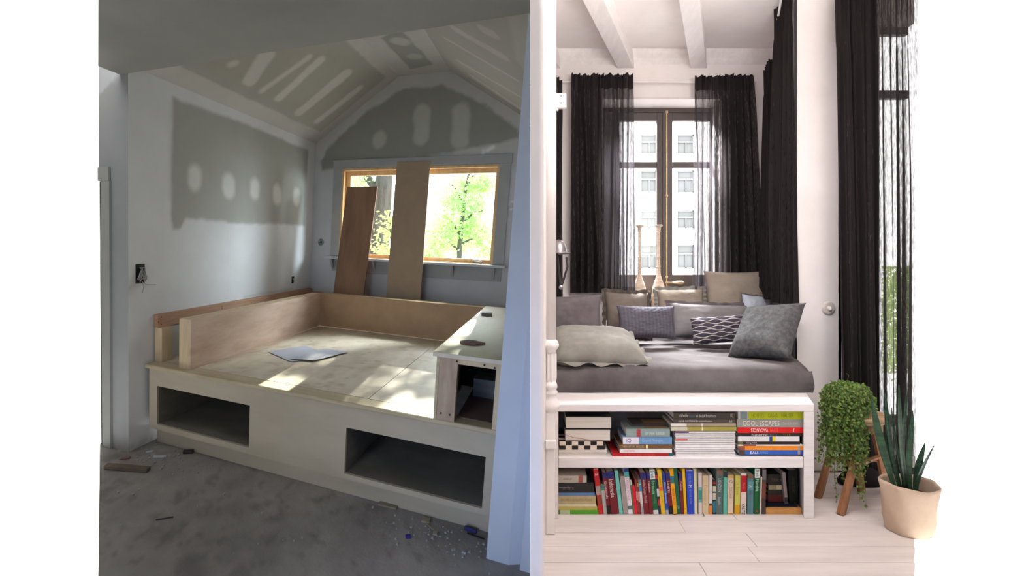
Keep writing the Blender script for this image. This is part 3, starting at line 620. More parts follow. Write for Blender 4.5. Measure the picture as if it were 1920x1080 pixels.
# ceiling, beams, cornice
sheet('ceiling_loft', [(-.02, -2, 3.28), (3.05, -2, 3.28), (3.05, 3.2, 3.28), (2.5, 3.5, 3.28), (2.3, 4.72, 3.28), (-.05, 4.72, 3.28)], loftpaint)
beamp = pmat('beam_paint', S(238, 231, 228), S(228, 221, 218), 4, (6, 1, 6), rough=.65, bump=.05, bscale=14)
def beam(i, xa, xb):
    L_ = 3.0 if i != 3 else 4.1; d = K*(YB-L_)
    MB().hexa([(xa-d, L_, 3.138), (xb-d, L_, 3.138), (xb, YB, 3.138), (xa, YB, 3.138), (xa-d, L_, 3.29), (xb-d, L_, 3.29), (xb, YB, 3.29), (xa, YB, 3.29)], bev=.004).build('beam_%d' % i, beamp)['kind'] = 'structure'
beam(1, .732, .875); beam(2, 1.366, 1.505); beam(3, .12, .235)
MB().poly([(.18, YB-.075, 3.278), (.18, YB, 3.20), (.18, YB, 3.278)], (2.05, 0, 0)).build('cornice_1', beamp)['kind'] = 'structure'
MB().poly([(.18, YB-.03, 3.215), (.18, YB, 3.17), (.18, YB, 3.215)], (2.05, 0, 0)).build('cornice_2', beamp)['kind'] = 'structure'
# back wall with french window opening
OX0, OX1, OZ1, OZ0 = px(1131, 0, YB).x, px(1353, 0, YB).x, px(0, 186, YB).z, .86
g = MB()
g.box((.02, YB, -.05), (OX0, YB+.05, 3.3)).box((OX1, YB, -.05), (2.4, YB+.05, 3.3)).box((OX0, YB, OZ1), (OX1, YB+.05, 3.3)).box((OX0, YB, -.05), (OX1, YB+.05, OZ0))
g.build('wall_loft_back', loftpaint)['kind'] = 'structure'
g = MB(); g.box((OX0-.03, YB+.05, OZ0-.05), (OX0, YB+.34, OZ1+.05)).box((OX1, YB+.05, OZ0-.05), (OX1+.03, YB+.34, OZ1+.05)).box((OX0, YB+.05, OZ1), (OX1, YB+.34, OZ1+.04)).box((OX0, YB, OZ0-.04), (OX1, YB+.34, OZ0))
g.build('wall_window_reveal', loftpaint)['kind'] = 'structure'
MB().box((px(1186, 0, YB).x, YB-.008, px(0, 186, YB).z+.01), (px(1303, 0, YB).x, YB, px(0, 147, YB).z), bev=.003).build('trim_2', loftpaint)['kind'] = 'structure'
# side wall of the alcove and the wall face beside it
fx = px(1495, 0, YW).x
MB().poly([(fx, YW, -.05), (fx+K*(YB-YW)+.02, YB+.05, -.05), (fx+.75, YB+.05, -.05), (fx+.3, YW, -.05)], (0, 0, 3.4)).build('wall_loft_pillar', loftpaint)['kind'] = 'structure'
WX0, WZ1 = px(1649, 0, YW).x, px(0, 44, YW).z; WX1 = px(1714, 0, YW).x
g = MB().box((fx+.28, YW, -.05), (WX0, YW+.14, 3.3)).box((WX0, YW, WZ1), (WX1, YW+.14, 3.3)).box((WX0, YW, -.05), (WX1, YW+.14, .30))
g.build('wall_loft_right', loftpaint)['kind'] = 'structure'
MB().box((fx, YW-.014, 0), (WX1, YW, .10), bev=.004).build('baseboard_right', loftpaint)['kind'] = 'structure'
# frames
dark = pmat('dark_window_paint', S(92, 82, 78), S(82, 73, 69), 6, rough=.45)
W2 = empty_struct('window_2'); YG = 4.63
def wb(n, x0, y0, x1, y1, d0=YG, d1=YG+.05, mat=dark, par=None, bev=.004):
    a, b_ = px(x0, y1, YG), px(x1, y0, YG)
    return MB().box((a.x, d0, a.z), (b_.x, d1, b_.z), bev=bev).build(n, mat, par or W2)
wb('frame', 1126, 196, 1360, 211, YG-.01); wb('frame', 1126, 205, 1141, 600, YG-.01); wb('frame', 1344, 205, 1360, 600, YG-.01)
glass2 = glassmat('loft_glass', (1, 1, 1))
for x0, x1, g0, g1 in ((1141, 1247, 1162, 1232), (1247, 1344, 1261, 1333)):
    q = MB()
    def bb(a0, b0, a1, b1, t=0):
        p, r = px(a0, b1, YG), px(a1, b0, YG); q.box((p.x, YG+t, p.z), (r.x, YG+.05, r.z), bev=.005)
    bb(x0, 211, g0, 600); bb(g1, 211, x1, 600); bb(g0, 211, g1, 226); bb(g0, 303, g1, 314, .004); bb(g0, 515, g1, 600)
    s = q.build('casement', dark, W2)
    for y0, y1 in ((226, 303), (314, 515)):
        p, r = px(g0-2, y1+2, YG), px(g1+2, y0-2, YG); MB().box((p.x, YG+.022, p.z), (r.x, YG+.027, r.z)).build('pane', glass2, s)
wb('meeting_bead', 1242, 211, 1252, 600, YG-.018, YG+.01)
brass = pmat('aged_brass', S(214, 190, 152), S(190, 162, 124), 30, rough=.4, metal=.6)
bx = px(1250, 300, YG-.03)
MB().tube([(bx.x, YG-.03, px(0, 208, YG-.03).z), (bx.x, YG-.03, px(0, 560, YG-.03).z)], .006, 8).build('bolt_rod', brass, W2)
hg = MB(); hz = px(0, 530, YG-.05).z
for zz in (px(0, 368, YG).z, px(0, 212, YG).z, hz+.05, hz-.05, hz): hg.lathe([(.006, -.012), (.013, -.008), (.013, .008), (.006, .012)], (bx.x, YG-.03, zz), 10)
hg.tube([(bx.x, YG-.04, hz), (bx.x+.05, YG-.06, hz), (bx.x+.09, YG-.06, hz), (bx.x+.13, YG-.06, hz), (bx.x+.15, YG-.06, hz)], [.010, .008, .016, .017, .006], 10)
hg.build('window_handle', brass, W2, smooth=True)
W3 = empty_struct('window_3')
for a in ((WX0, WZ1-.05, WX1, WZ1), (WX0, px(0, 186, YW+.07).z, WX1, px(0, 171, YW+.07).z), (WX0, .30, WX1, .36), (WX0, .30, WX0+.03, WZ1)):
    MB().box((a[0], YW+.05, a[1]), (a[2], YW+.09, a[3]), bev=.003).build('frame', dark if a[0] != WX0 or a[2] == WX1 else loftpaint, W3)
MB().box((WX0, YW+.065, .3), (WX1, YW+.07, WZ1)).build('pane', glass2, W3)
# floor boards
board = pmat('white_floor_board', S(226, 217, 212), S(205, 195, 190), 1.6, (1, 9, 1), rough=.42, bump=.12, bscale=5, bstretch=(1, 22, 1), lo=.3, hi=.7)
Fl = empty_struct('floor')
sheet('floor_under', [(-.0, -2, -.03), (3.05, -2, -.03), (3.05, 2.15, -.03), (1.64, 2.2, -.03), (2.59, 3.46, -.03), (2.4, 4.7, -.03), (0, 4.7, -.03)], flat(120, 110, 105))
rr = random.Random(2); y = 1.2; first = None; row = 0
wid = .137
ys = [1.5+wid*i for i in range(0, 22)]
for y in ys:
    xr = .753*y-.002 if y > 2.12 else 3.04; xr2 = .753*(y+wid) if y > 2.12 else 3.04
    if y+wid > YW-.01: xr = xr2 = fx+.1
    cuts = [.0]; c_ = rr.uniform(.5, 1.3)
    while c_ < xr-.2: cuts.append(c_); c_ += rr.uniform(.9, 1.6)
    cuts.append(None)
    for a, b_ in zip(cuts, cuts[1:]):
        e0 = xr if b_ is None else b_-.002; e1 = xr2 if b_ is None else b_-.002
        dz = rr.uniform(-.0012, .0); q = MB()
        q.hexa([(a, y+.0015, -.02), (e0, y+.0015, -.02), (e1, y+wid-.0015, -.02), (a, y+wid-.0015, -.02), (a, y+.0015, dz), (e0, y+.0015, dz), (e1, y+wid-.0015, dz), (a, y+wid-.0015, dz)], bev=.0015)
        q.build('plank', board, Fl)
sheet('floor_loft_near', [(0, -2, -.004), (3.05, -2, -.004), (3.05, 1.5, -.004), (0, 1.5, -.004)], board)
# cast column with turned collar in front of the bench end
Yc = 2.6; s_ = Yc/950; cx_ = px(1033, 0, Yc).x
colp = pmat('column_paint', S(238, 232, 229), S(230, 224, 221), 5, rough=.38, spec=.5)
zc = lambda y: px(0, y, Yc).z
th = thing('iron_column', (cx_, Yc, 0), 'slim white cast column with turned collars beside the bench end', 'column')
pr = [(10, -60), (10, 636)]; 
coll = [(10, 636), (13, 640), (15, 645), (15, 649), (12, 654), (10, 657), (10.5, 662)]
MB().lathe([(r*s_, zc(y)) for r, y in pr[::-1]], (cx_, Yc, 0), 28).build('shaft', colp, th, smooth=True)
MB().lathe([(r*s_, zc(y)) for r, y in coll[::-1]], (cx_, Yc, 0), 28).build('collar', colp, th, smooth=True)
fl_ = MB(); n = 32; rings = []
for y_ in (716, 708, 664, 661):
    ring = []
    for k in range(n):
        a = 2*PI*k/n; r = (9.2+(1.6 if k % 4 < 2 else -.4)*(1 if 662 < y_ < 714 else .2))*s_
        ring.append(fl_.bm.verts.new((cx_+r*math.cos(a), Yc+r*math.sin(a), zc(y_))))
    rings.append(ring)
for a, b_ in zip(rings, rings[1:]):
    for k in range(n): fl_.bm.faces.new((a[k], a[(k+1) % n], b_[(k+1) % n], b_[k]))
fl_.build('fluted_section', colp, th)
MB().lathe([(r*s_, zc(y)) for r, y in [(9, 714), (12, 722), (12, 726), (10, 730), (13, 735), (12, 738), (10, 742), (13, 748), (16, 758), (16, 764), (12, 770), (9, 773)][::-1]], (cx_, Yc, 0), 28).build('bulb', colp, th, smooth=True)
MB().box((cx_-.028, Yc-.03, 0), (cx_+.020, Yc+.03, zc(771)), bev=.006).build('square_foot', colp, th)
MB().box((cx_-.030, Yc-.055, zc(836)), (cx_+.024, Yc-.028, zc(820)), bev=.005).build('foot_block', colp, th)
o = thing('junction_plate', px(1052, 190, 2.63), 'small white screwed plate projecting from the column high up', 'plate')
a, b_ = px(1040, 203, 2.63), px(1062, 176, 2.63)
MB().box((a.x, 2.62, a.z), (b_.x, 2.65, b_.z), bev=.005).build('plate', colp, o)
for yy in (180, 193):
    p = px(1052, yy, 2.62); MB().lathe([(0, 0), (.004, .0), (.0045, .002), (0, .002)], p, 10, Matrix.Rotation(PI/2, 4, 'X'), cap=False).build('screw', flat(140, 135, 130, .4, metal=.5), o)
p = px(1044, 206, 2.62); MB().lathe([(0, -.006), (.008, -.005), (.009, .004), (0, .006)], p, 12, cap=False).build('rivet', colp, o)
# round switch
p = px(1553, 578, YW)
o = thing('wall_switch', p, 'round clear-ringed white switch on the white pillar wall', 'switch')
MB().lathe([(0, -.0), (.046, 0), (.046, .004), (.040, .010), (.030, .012), (.018, .012), (0, .012)], p, 32, Matrix.Rotation(PI/2, 4, 'X'), cap=False).build('ring', flat(214, 205, 196, .3), o, smooth=True)
MB().lathe([(0, .012), (.016, .012), (.014, .020), (0, .020)], p, 24, Matrix.Rotation(PI/2, 4, 'X'), cap=False).build('base', flat(225, 218, 212, .3), o)
MB().box((p.x-.004, YW-.036, p.z-.010), (p.x+.004, YW-.018, p.z+.010), bev=.002).build('toggle', flat(245, 240, 232, .3), o)
# ---------------------------------------------------------------- bench
bp = pmat('bench_paint', S(232, 225, 222), S(216, 208, 205), 2, (1, 1, 14), rough=.5, bump=.12, bscale=6, bstretch=(1, 4, 26))
Bn = thing('window_bench', (.9, 3.2, 0), 'white painted bench with two open book shelves under the mattress', 'bench')
bxL, bxR = px(1038, 0, YF).x, px(1526.5, 0, YF).x; zt = px(0, 757.8, YF).z; zu = px(0, 772, YF).z
def kx(x, y): return x+K*(y-YF)
def slab(name, x0, x1, y0, y1, z0, z1, mat=bp, leftk=.06, bev=.004, par=None):
    lx = lambda y: x0+leftk*(y-YF)
    return MB().hexa([(lx(y0), y0, z0), (kx(x1, y0), y0, z0), (kx(x1, y1), y1, z0), (lx(y1), y1, z0), (lx(y0), y0, z1), (kx(x1, y0), y0, z1), (kx(x1, y1), y1, z1), (lx(y1), y1, z1)], bev=bev).build(name, mat, par or Bn)
slab('top_board', bxL, bxR, YF, YB-.01, zu, zt)
MB().hexa([(px(1507, 0, YF).x, YF, 0), (bxR, YF, 0), (kx(bxR, 3.3), 3.3, 0), (kx(px(1507, 0, YF).x, 3.3), 3.3, 0), (px(1507, 0, YF).x, YF, zu), (bxR, YF, zu), (kx(bxR, 3.3), 3.3, zu), (kx(px(1507, 0, YF).x, 3.3), 3.3, zu)], bev=.003).build('side_panel', bp, Bn)
lL = px(1047, 0, YF).x
MB().box((bxL, YF, 0), (lL, 3.3, zu), bev=.003).build('side_panel', bp, Bn)
zs1, zs0 = px(0, 855.5, 2.775).z-.0003, px(0, 877.5, YF).z
slab('middle_shelf', lL+.001, px(1507, 0, YF).x-.001, YF+.001, 3.3, zs0, zs1, leftk=.0)
MB().box((lL-.02, 3.3, 0), (1.75, 3.33, zu)).build('back_board', bp, Bn)
# ---------------------------------------------------------------- mattress
slate = pmat('washed_linen_grey', S(102, 96, 96), S(84, 78, 78), 5, rough=.95, bump=.12, bscale=260, spec=.15)
Mt = thing('mattress', (.9, 3.5, zt), 'thick mattress in a dark grey linen cover on the white bench', 'mattress')
my0, my1, mz0, mz1 = 3.03, 4.36, zt+.001, zt+.162
ml, mr_ = px(1036, 0, 3.03).x, px(1519, 0, 3.05).x
mb = MB(); nu, nv = 90, 70
def mp(a, b, c):
    """a across 0..1, b deep 0..1, c up 0..1 on a rounded slab"""
    y = my0+(my1-my0)*b; x0 = ml+.06*(y-my0); x1 = mr_+K*(y-my0)*.93
    x = x0+(x1-x0)*a
    return Vector((x, y, mz0+(mz1-mz0)*c))
def edge(t, r=.045): return t
P = []; R_ = .055
sec = [(0, .0), (.0, .08), (-.012, .3), (-.014, .55), (-.004, .8), (.02, .93), (.05, .985)]      # front profile (inset y, height)
for (dy, c) in sec:
    row = []
    for i in range(nu+1):
        a = i/nu; p = mp(a, 0, c); row.append(p+Vector((0, dy+.006*math.sin(a*40+c*5)*c+.008*(vn(a*9, c*2)-.5), 0)))
    P.append(row)
for j in range(1, nv+1):
    b = .05+.95*j/nv; row = []
    for i in range(nu+1):
        a = i/nu; p = mp(a, b, 1); w = .010*(fbm(a*7, b*5)-.5)+.006*math.sin(a*23+b*40+4*fbm(a*6, b*6))*fbm(a*5+3, b*4)*(1-b*.5)
        p.z += w; row.append(p)
    P.append(row)
for r_i, row in enumerate(P):                       # round off the right-hand side
    for i in range(nu+1):
        a = i/nu; t = (a-.955)/.045
        if t > 0 and r_i >= len(sec)-2: row[i] = row[i]-Vector((0, 0, .05*t*t))
    e = row[-1]; 
    row.append(Vector((e.x+.008, e.y, (e.z+mz0)/2))); row.append(Vector((e.x-.005, e.y, mz0)))
mb.grid(P); mb.build('mattress_cover', slate, Mt, smooth=True)
def wrinkle(pts): MB().tube(pts, .0022, 6).build('seam', slate, Mt)
wrinkle([mp(i/30, .0, 0)+Vector((0, -.006+.004*math.sin(i), .010)) for i in range(31)])
# ---------------------------------------------------------------- cushions
def cushmat(name, a, b, bump=.1, bscale=220, **k): return pmat(name, S(*a), S(*b), k.get('scale', 6), rough=.95, bump=bump, bscale=bscale, spec=.12)
def cushion(label, cx, cy, Y, w, h, t, mat, rot=(0, 0, 0), frill=0, fmat=None, wr=.009, seed=1, pinch=.07, group='cushions heaped on the mattress', name='cushion', cat='cushion', n=26, colfn=None, lump=0, fn=1):
    c = px(cx, cy, Y); th = thing(name, c, label, cat, group); M = Matrix.Translation(c) @ Euler((math.radians(-rot[2]), math.radians(-rot[0]), math.radians(rot[1])), 'XYZ').to_matrix().to_4x4()
    def pt(a, b, s):
        x = w/2*a*(1-pinch*(1-b*b)*abs(a)); z = h/2*b*(1-pinch*(1-a*a)*abs(b))
        e = max(0, (1-a**4)*(1-b**4)); y = s*(t/2)*e**.55*(1-.25*max(0, b))
        y += s*wr*2*(fbm(a*3+seed*5, b*3+seed)-.5)*e
        y += s*wr*math.sin(6*math.atan2(b, a)+seed)*e*.5*(1-e)
        y += s*wr*.9*(fbm(a*8+seed, b*8+seed*2)-.5)*e
        if lump: y += lump*math.sin(a*2+seed)*e
        return Vector((x, y, z))
    mb = MB(); F = []
    bm = mb.bm; g1 = [[bm.verts.new(M @ pt(-1+2*i/n, -1+2*j/n, -1)) for i in range(n+1)] for j in range(n+1)]
    g2 = [[g1[j][i] if i in (0, n) or j in (0, n) else bm.verts.new(M @ pt(-1+2*i/n, -1+2*j/n, 1)) for i in range(n+1)] for j in range(n+1)]
    for G, fl in ((g1, 0), (g2, 1)):
        for j in range(n):
            for i in range(n):
                q = (G[j][i], G[j][i+1], G[j+1][i+1], G[j+1][i]); bm.faces.new(q if not fl else q[::-1])
    lco = {v: M.inverted() @ v.co for v in bm.verts}
    pts = [tuple(lco[v]) for v in bm.verts]
    if colfn:
        loc = np.array(pts); cols = colfn(loc[:, 0]/(w/2), loc[:, 2]/(h/2)); o = mb.build('cover', mat, th, smooth=True, colfn=lambda c_: cols)
    else: o = mb.build('cover', mat, th, smooth=True)
    # local coords for weave
    o.data.attributes['lc'].data.foreach_set('vector', [q for p in pts for q in p])
    if frill:
        fb = MB(); per = []; m_ = 160
        for k in range(m_+1):
            s = 4*(k % m_)/m_; e = int(s); f = s-e; A = [(-1, -1), (1, -1), (1, 1), (-1, 1), (-1, -1)]
            a = A[e][0]*(1-f)+A[e+1][0]*f; b2 = A[e][1]*(1-f)+A[e+1][1]*f; per.append((a, b2))
        rows = []
        for q in (0, .5, 1):
            row = []
            for k, (a, b2) in enumerate(per):
                p = pt(a, b2, 0); o_ = Vector((a*abs(a)**3, 0, b2*abs(b2)**3)); o_ = o_.normalized() if o_.length else Vector((a, 0, b2))
                wv_ = math.sin(k*.95*fn+seed*2)*frill*.42*q; kk = k % m_
                row.append(M @ (p+o_*frill*q*(.8+.4*vn(kk*.3, seed))+Vector((0, wv_+(.003 if q == 0 else 0), 0))))
            rows.append(row)
        fb.grid(rows); fb.build('ruffle', fmat or mat, th, smooth=True)
    return th
cm_beige = cushmat('beige_linen', (150, 138, 124), (136, 124, 112)); cm_taupe = cushmat('taupe_linen', (122, 112, 102), (106, 97, 89))
cm_mauve = cushmat('mauve_grey_linen', (112, 104, 106), (96, 88, 91)); cm_grey = cushmat('blue_grey_linen', (134, 130, 130), (120, 115, 116))
cm_felt = cushmat('felt_grey', (98, 97, 97), (74, 74, 75), bump=.25, scale=40); cm_ice = cushmat('pale_blue_cotton', (186, 192, 202), (172, 178, 188))
cm_olive = cushmat('olive_grey_linen', (140, 136, 128), (118, 114, 107))
cushion('large plain beige cushion at the back right under the dark curtain', 1381, 552, 4.2, .52, .40, .15, cm_beige, (0, 0, 12), seed=2)
cushion('taupe cushion with dark ruffled edge, back row below the left vase', 1176, 590, 4.12, .37, .38, .13, cm_taupe, (-2, 6, 14), frill=.030, fmat=cushmat('dark_ruffle', (92, 84, 78), (78, 70, 66)), seed=3)
cushion('pale tan ruffled cushion in the back row below the brass window handle', 1276, 565, 4.22, .40, .21, .12, cm_beige, (1, -2, 16), frill=.028, fmat=cm_olive, seed=4)
cushion('small pale icy blue cushion squeezed behind the big felt one', 1420, 583, 4.08, .27, .26, .10, cm_ice, (-6, 14, 14), frill=.012, fmat=cm_mauve, seed=5)
cushion('long mauve-grey bolster cushion with ruffled top edge, middle row', 1330, 602, 4.0, .66, .28, .15, cm_grey, (-2, 2, 16), frill=.022, fmat=cm_mauve, seed=6, wr=.012)
cushion('square mauve cushion with a pale centre seam at the column side', 1080, 592, 3.72, .37, .31, .13, cm_mauve, (3, -12, 18), seed=7, wr=.012, pinch=.05)
def c_stripe(a, b):
    s = .5+.5*np.sin(a*PI*17); c_ = np.tile((1., 1., 1.), (len(a), 1))*(1-.25*s)[:, None]; return c_
cushion('rectangular slate cushion with fine vertical pinstripes in the middle', 1212, 604, 3.86, .45, .255, .13, pmat('pinstripe_cloth', S(100, 96, 106), S(90, 86, 96), 8, rough=.9, attr='col', bump=.1, bscale=200), (-1, 3, 14), seed=8, n=90, colfn=c_stripe, pinch=.06)
def c_wave(a, b):
    out = np.zeros(len(a)); 
    for i in range(9):
        y0 = -.96+i*.235; amp = .062*np.cos(a*10.5+(0 if i % 2 else PI)+.6*(i//2)); d = np.abs(b-(y0+amp)); out = np.maximum(out, np.clip(1.7-d/.021, 0, 1))
    return np.array((.045, .038, .055))[None]*(1-out[:, None])+np.array((.55, .50, .46))[None]*out[:, None]
cushion('small black cushion with white interlaced wavy lines', 1350, 618, 3.74, .42, .205, .12, pmat('wave_cloth', (1, 1, 1), (.95, .95, .95), 8, rough=.9, attr='col'), (3.5, -3, 12), seed=9, n=150, colfn=c_wave, pinch=.06)
cushion('big felt-grey cushion leaning on the right end of the mattress', 1437, 620, 3.36, .41, .46, .19, cm_felt, (6, -50, 44), seed=10, wr=.013, pinch=.09)
cushion('large pale grey flanged pillow lying flat in the front left corner', 1116, 650, 3.28, .58, .46, .23, cm_olive, (-3, 6, 72), frill=.035, fmat=cm_olive, seed=11, wr=.012, name='pillow', cat='pillow', fn=.6, pinch=.04)
# seam on the mauve one
# ---------------------------------------------------------------- curtains
black = clothmat('charcoal_voile', S(46, 42, 42), .86); blackd = clothmat('charcoal_voile_doubled', S(44, 40, 40), .95); mid_v = clothmat('charcoal_voile_fine', S(58, 54, 56), .60, edge=.5)
def curtain(label, A0, A1, B0, B1, z0, z1, folds, amp, mats=(black, blackd), head=.10, hem=.05, n=220, m=34, seed=1, flare=.2, name='curtain', split=None, top_extra=.022):
    """A0->A1 plan line of the top edge, B0->B1 plan line of the bottom edge"""
    A0, A1, B0, B1 = map(lambda p: Vector((p[0], p[1], 0)), (A0, A1, B0, B1))
    th = thing(name, (A0.x, A0.y, z1), label, 'curtain', 'dark voile curtains')
    nrm = (A1-A0).normalized().cross(Vector((0, 0, 1)))
    def pt(s, z):
        t = (z1-z)/(z1-z0); t = max(0, t); tt = t**.8
        ws = s+.018*math.sin(2*PI*(s*3.1+seed))+.01*math.sin(2*PI*s*7.3+seed*2)*(1+t)
        p = (A0.lerp(A1, ws)).lerp(B0.lerp(B1, ws), tt)
        a = amp*(.55+.6*t)*(.55+.9*vn(s*folds*.7+seed*11, 3))
        ph = 2*PI*folds*s+2.2*vn(s*5+seed, t*2.2)+.6*math.sin(t*3+seed+s*4)
        d = a*(math.sin(ph)+.35*math.sin(2.3*ph+seed)*(.4+t))
        if t < .12: d = d*.7+amp*.4*math.sin(2*PI*folds*2.2*s)*(1-t/.12)
        return p+nrm*d+Vector((0, 0, z))
    def patch(nm, za, zb, mat, rows, s0=0, s1=1):
        mb = MB(); k = max(2, int(n*(s1-s0)))
        mb.grid([[pt(s0+(s1-s0)*i/k, za+(zb-za)*j/rows+(top_extra*(vn(i*.16, seed*3)-.5) if nm == 'heading' and j == rows else 0)) for i in range(k+1)] for j in range(rows+1)])
        o = mb.build(nm, mat, th, smooth=True, recalc=False); return o
    patch('drape', z0+hem, z1-head, mats[0], m) if not split else [patch('drape', z0+hem, z1-head, mm, m, a_, b_) for a_, b_, mm in split]
    if head: patch('heading', z1-head, z1, mats[1], 5)
    if hem: patch('hem', z0, z0+hem, mats[1], 3)
    return th
def X(x, Y): return (x-1000)/950*Y
Yr = 4.29
curtain('dark voile curtain hanging left of the loft window', (X(1070, Yr), Yr), (X(1187, Yr), Yr), (X(1067, Yr), Yr), (X(1190, Yr), Yr), px(0, 549, Yr).z, px(0, 139, Yr).z, 8, .034, split=((0, .5, black), (.5, 1, mid_v)), head=.125, seed=1)
curtain('dark voile curtain hanging right of the loft window', (X(1303, Yr), Yr), (X(1412, Yr), Yr), (X(1298, Yr), Yr), (X(1432, Yr), Yr), px(0, 548, Yr).z, px(0, 141, Yr).z, 8, .034, split=((0, .33, mid_v), (.33, 1, black)), head=.125, seed=2)
curtain('narrow dark curtain gathered in the far right corner of the alcove', (X(1437, 4.2), 4.2), (X(1443, 4.0), 4.0), (X(1432, 4.2), 4.2), (X(1452, 3.85), 3.85), px(0, 560, 4.1).z, px(0, 121, 4.1).z, 4, .03, mats=(blackd, blackd), n=90, seed=3)
curtain('tall near-black curtain hanging at the alcove pillar, nearest the camera', (X(1456, 3.72), 3.72), (X(1486, 3.42), 3.42), (X(1449, 3.72), 3.72), (X(1494, 3.40), 3.40), px(0, 570, 3.5).z, px(0, -14, 3.5).z, 5, .028, mats=(blackd, blackd), n=120, seed=4)
curtain('sliver of dark curtain behind the white column', (X(1040, 4.1), 4.1), (X(1052, 4.2), 4.2), (X(1040, 4.1), 4.1), (X(1054, 4.2), 4.2), px(0, 560, 4.1).z, px(0, 142, 4.1).z, 2, .015, mats=(blackd, blackd), n=50, seed=5)
curtain('floor-length crinkled charcoal curtain over the tall right window', (X(1563, 3.3), 3.3), (X(1714, 3.3), 3.3), (X(1574, 3.3), 3.27), (X(1714, 3.3), 3.3), .012, 3.2, 12, .022, mats=(black, blackd), split=((0, .56, blackd), (.56, 1, clothmat('crinkled_voile', S(60, 56, 56), .70, edge=.6))), n=420, m=60, seed=6, head=.05, hem=.06)
pool = MB(); pp = px(1612, 905, 3.24)
pool.lathe([(.0, .0), (.15, .004), (.155, .03), (.12, .07), (.07, .10), (0, .12)], (pp.x, 3.22, 0), 30, Matrix.Diagonal((1.0, .42, 1, 1)), cap=False)
bpy.context.view_layer.update()
o = pool.build('curtain_pool', blackd, None, smooth=True); tag(o, 'black curtain fabric pooled on the white floor behind the stool', 'fabric')
def rod(label, p0, p1, r=.009):
    th = thing('curtain_rod', p0, label, 'curtain rod'); MB().tube([p0, p1], r, 10).build('rod', colp, th)
    for e in (p0, p1): MB().lathe([(.0, -.014), (.014, -.01), (.014, .01), (0, .014)], e, 12, Matrix.Rotation(PI/2, 4, 'Y'), cap=False).build('finial', colp, th)
zr = px(0, 149, Yr).z
rod('white rod above the loft window carrying two dark curtains', (X(1055, Yr), Yr+.05, zr), (X(1420, Yr), Yr+.05, zr))
rod('white rod running along the alcove side wall', (X(1468, 3.42)+.0, 3.42, px(0, -10, 3.5).z), (X(1443, 4.25), 4.25, px(0, 122, 4.15).z), .008)
# ---------------------------------------------------------------- wall lamp behind the column
lm = pmat('lamp_metal', S(168, 160, 160), S(150, 142, 142), 10, rough=.3, metal=.7)
c = px(1048, 474, 3.7); th = thing('wall_lamp', c, 'grey metal dome lamp on a jointed arm behind the column', 'lamp')
MB().lathe([(.066, -.008), (.064, 0), (.060, .03), (.048, .065), (.025, .09), (.0, .098)][::-1], c, 28, cap=False).build('lamp_shade', lm, th, smooth=True)
MB().lathe([(.066, -.008), (.084, -.006), (.086, 0), (.064, .004)], c, 28, cap=False).build('shade_rim', lm, th, smooth=True)
MB().tube([px(1062, 482, 3.7), px(1064, 500, 3.7), px(1052, 540, 3.72)], .008, 8).tube([px(1052, 540, 3.72), px(1044, 470, 3.76)], .007, 8).build('arm', flat(80, 72, 70, .4, metal=.5), th)
MB().lathe([(0, -.014), (.016, -.008), (.016, .008), (0, .014)], px(1052, 539, 3.71), 14, Matrix.Rotation(PI/2, 4, 'X'), cap=False).build('joint', lm, th)
# ---------------------------------------------------------------- vases on the sill
vm = pmat('weathered_vase', S(232, 212, 192), S(190, 168, 148), 22, (1, 1, 3), rough=.85, bump=.4, bscale=30, lo=.35, hi=.7, bdist=.006)
def vase(x, y0, yb, label):
    Yv = 4.52; s = Yv/950; c = px(x, yb, Yv); th = thing('vase', (c.x, Yv, c.z), label, 'vase', 'tall necked vases on the window sill')
    f = lambda y: px(0, y, Yv).z-c.z
    pr = [(.1, f(y0)), (7.5, f(y0)), (7.5, f(y0+2)), (4, f(y0+4)), (3, f(y0+12)), (2.6, f(y0+14)), (2.9, f(y0+20)), (2.6, f(y0+40)), (3.0, f(y0+70)), (3.3, f(y0+90)), (3.9, f(y0+94)), (4.4, f(y0+96)), (8.5, f(y0+108)), (11.5, f(y0+118)), (13, f(y0+130)), (13.5, f(yb-4)), (12, f(yb)), (.1, f(yb))]
    MB().lathe([(r*s, z) for r, z in pr[::-1]], (c.x, Yv, c.z), 26).build('body', vm, th, smooth=True)
    rg = MB()
    for yy in (y0+12, y0+60, y0+78, y0+84, y0+89): rg.lathe([(2.8*s, -.004), (4.4*s, 0), (2.8*s, .004)], (c.x, Yv, c.z+f(yy)), 16, cap=False)
    rg.build('neck_ring', vm, th)
vase(1199, 422, 577, 'left one of two tall weathered necked vases on the sill'); vase(1235, 422, 577, 'right one of two tall weathered necked vases, before the window frame')
# dark side rail behind the felt cushion
MB().hexa([(X(1480, 3.5), 3.42, mz1-.05), (X(1489, 3.42), 3.42, mz1-.05), (X(1480, 4.2), 4.2, mz1-.05), (X(1470, 4.2), 4.2, mz1-.05), (X(1480, 3.5), 3.42, mz1+.13), (X(1489, 3.42), 3.42, mz1+.13), (X(1480, 4.2), 4.2, mz1+.13), (X(1470, 4.2), 4.2, mz1+.13)], bev=.004).build('rail', flat(60, 58, 60), thing('side_rail', (X(1480, 3.5), 3.42, mz1), 'dark low rail along the alcove wall behind the felt cushion', 'rail'))
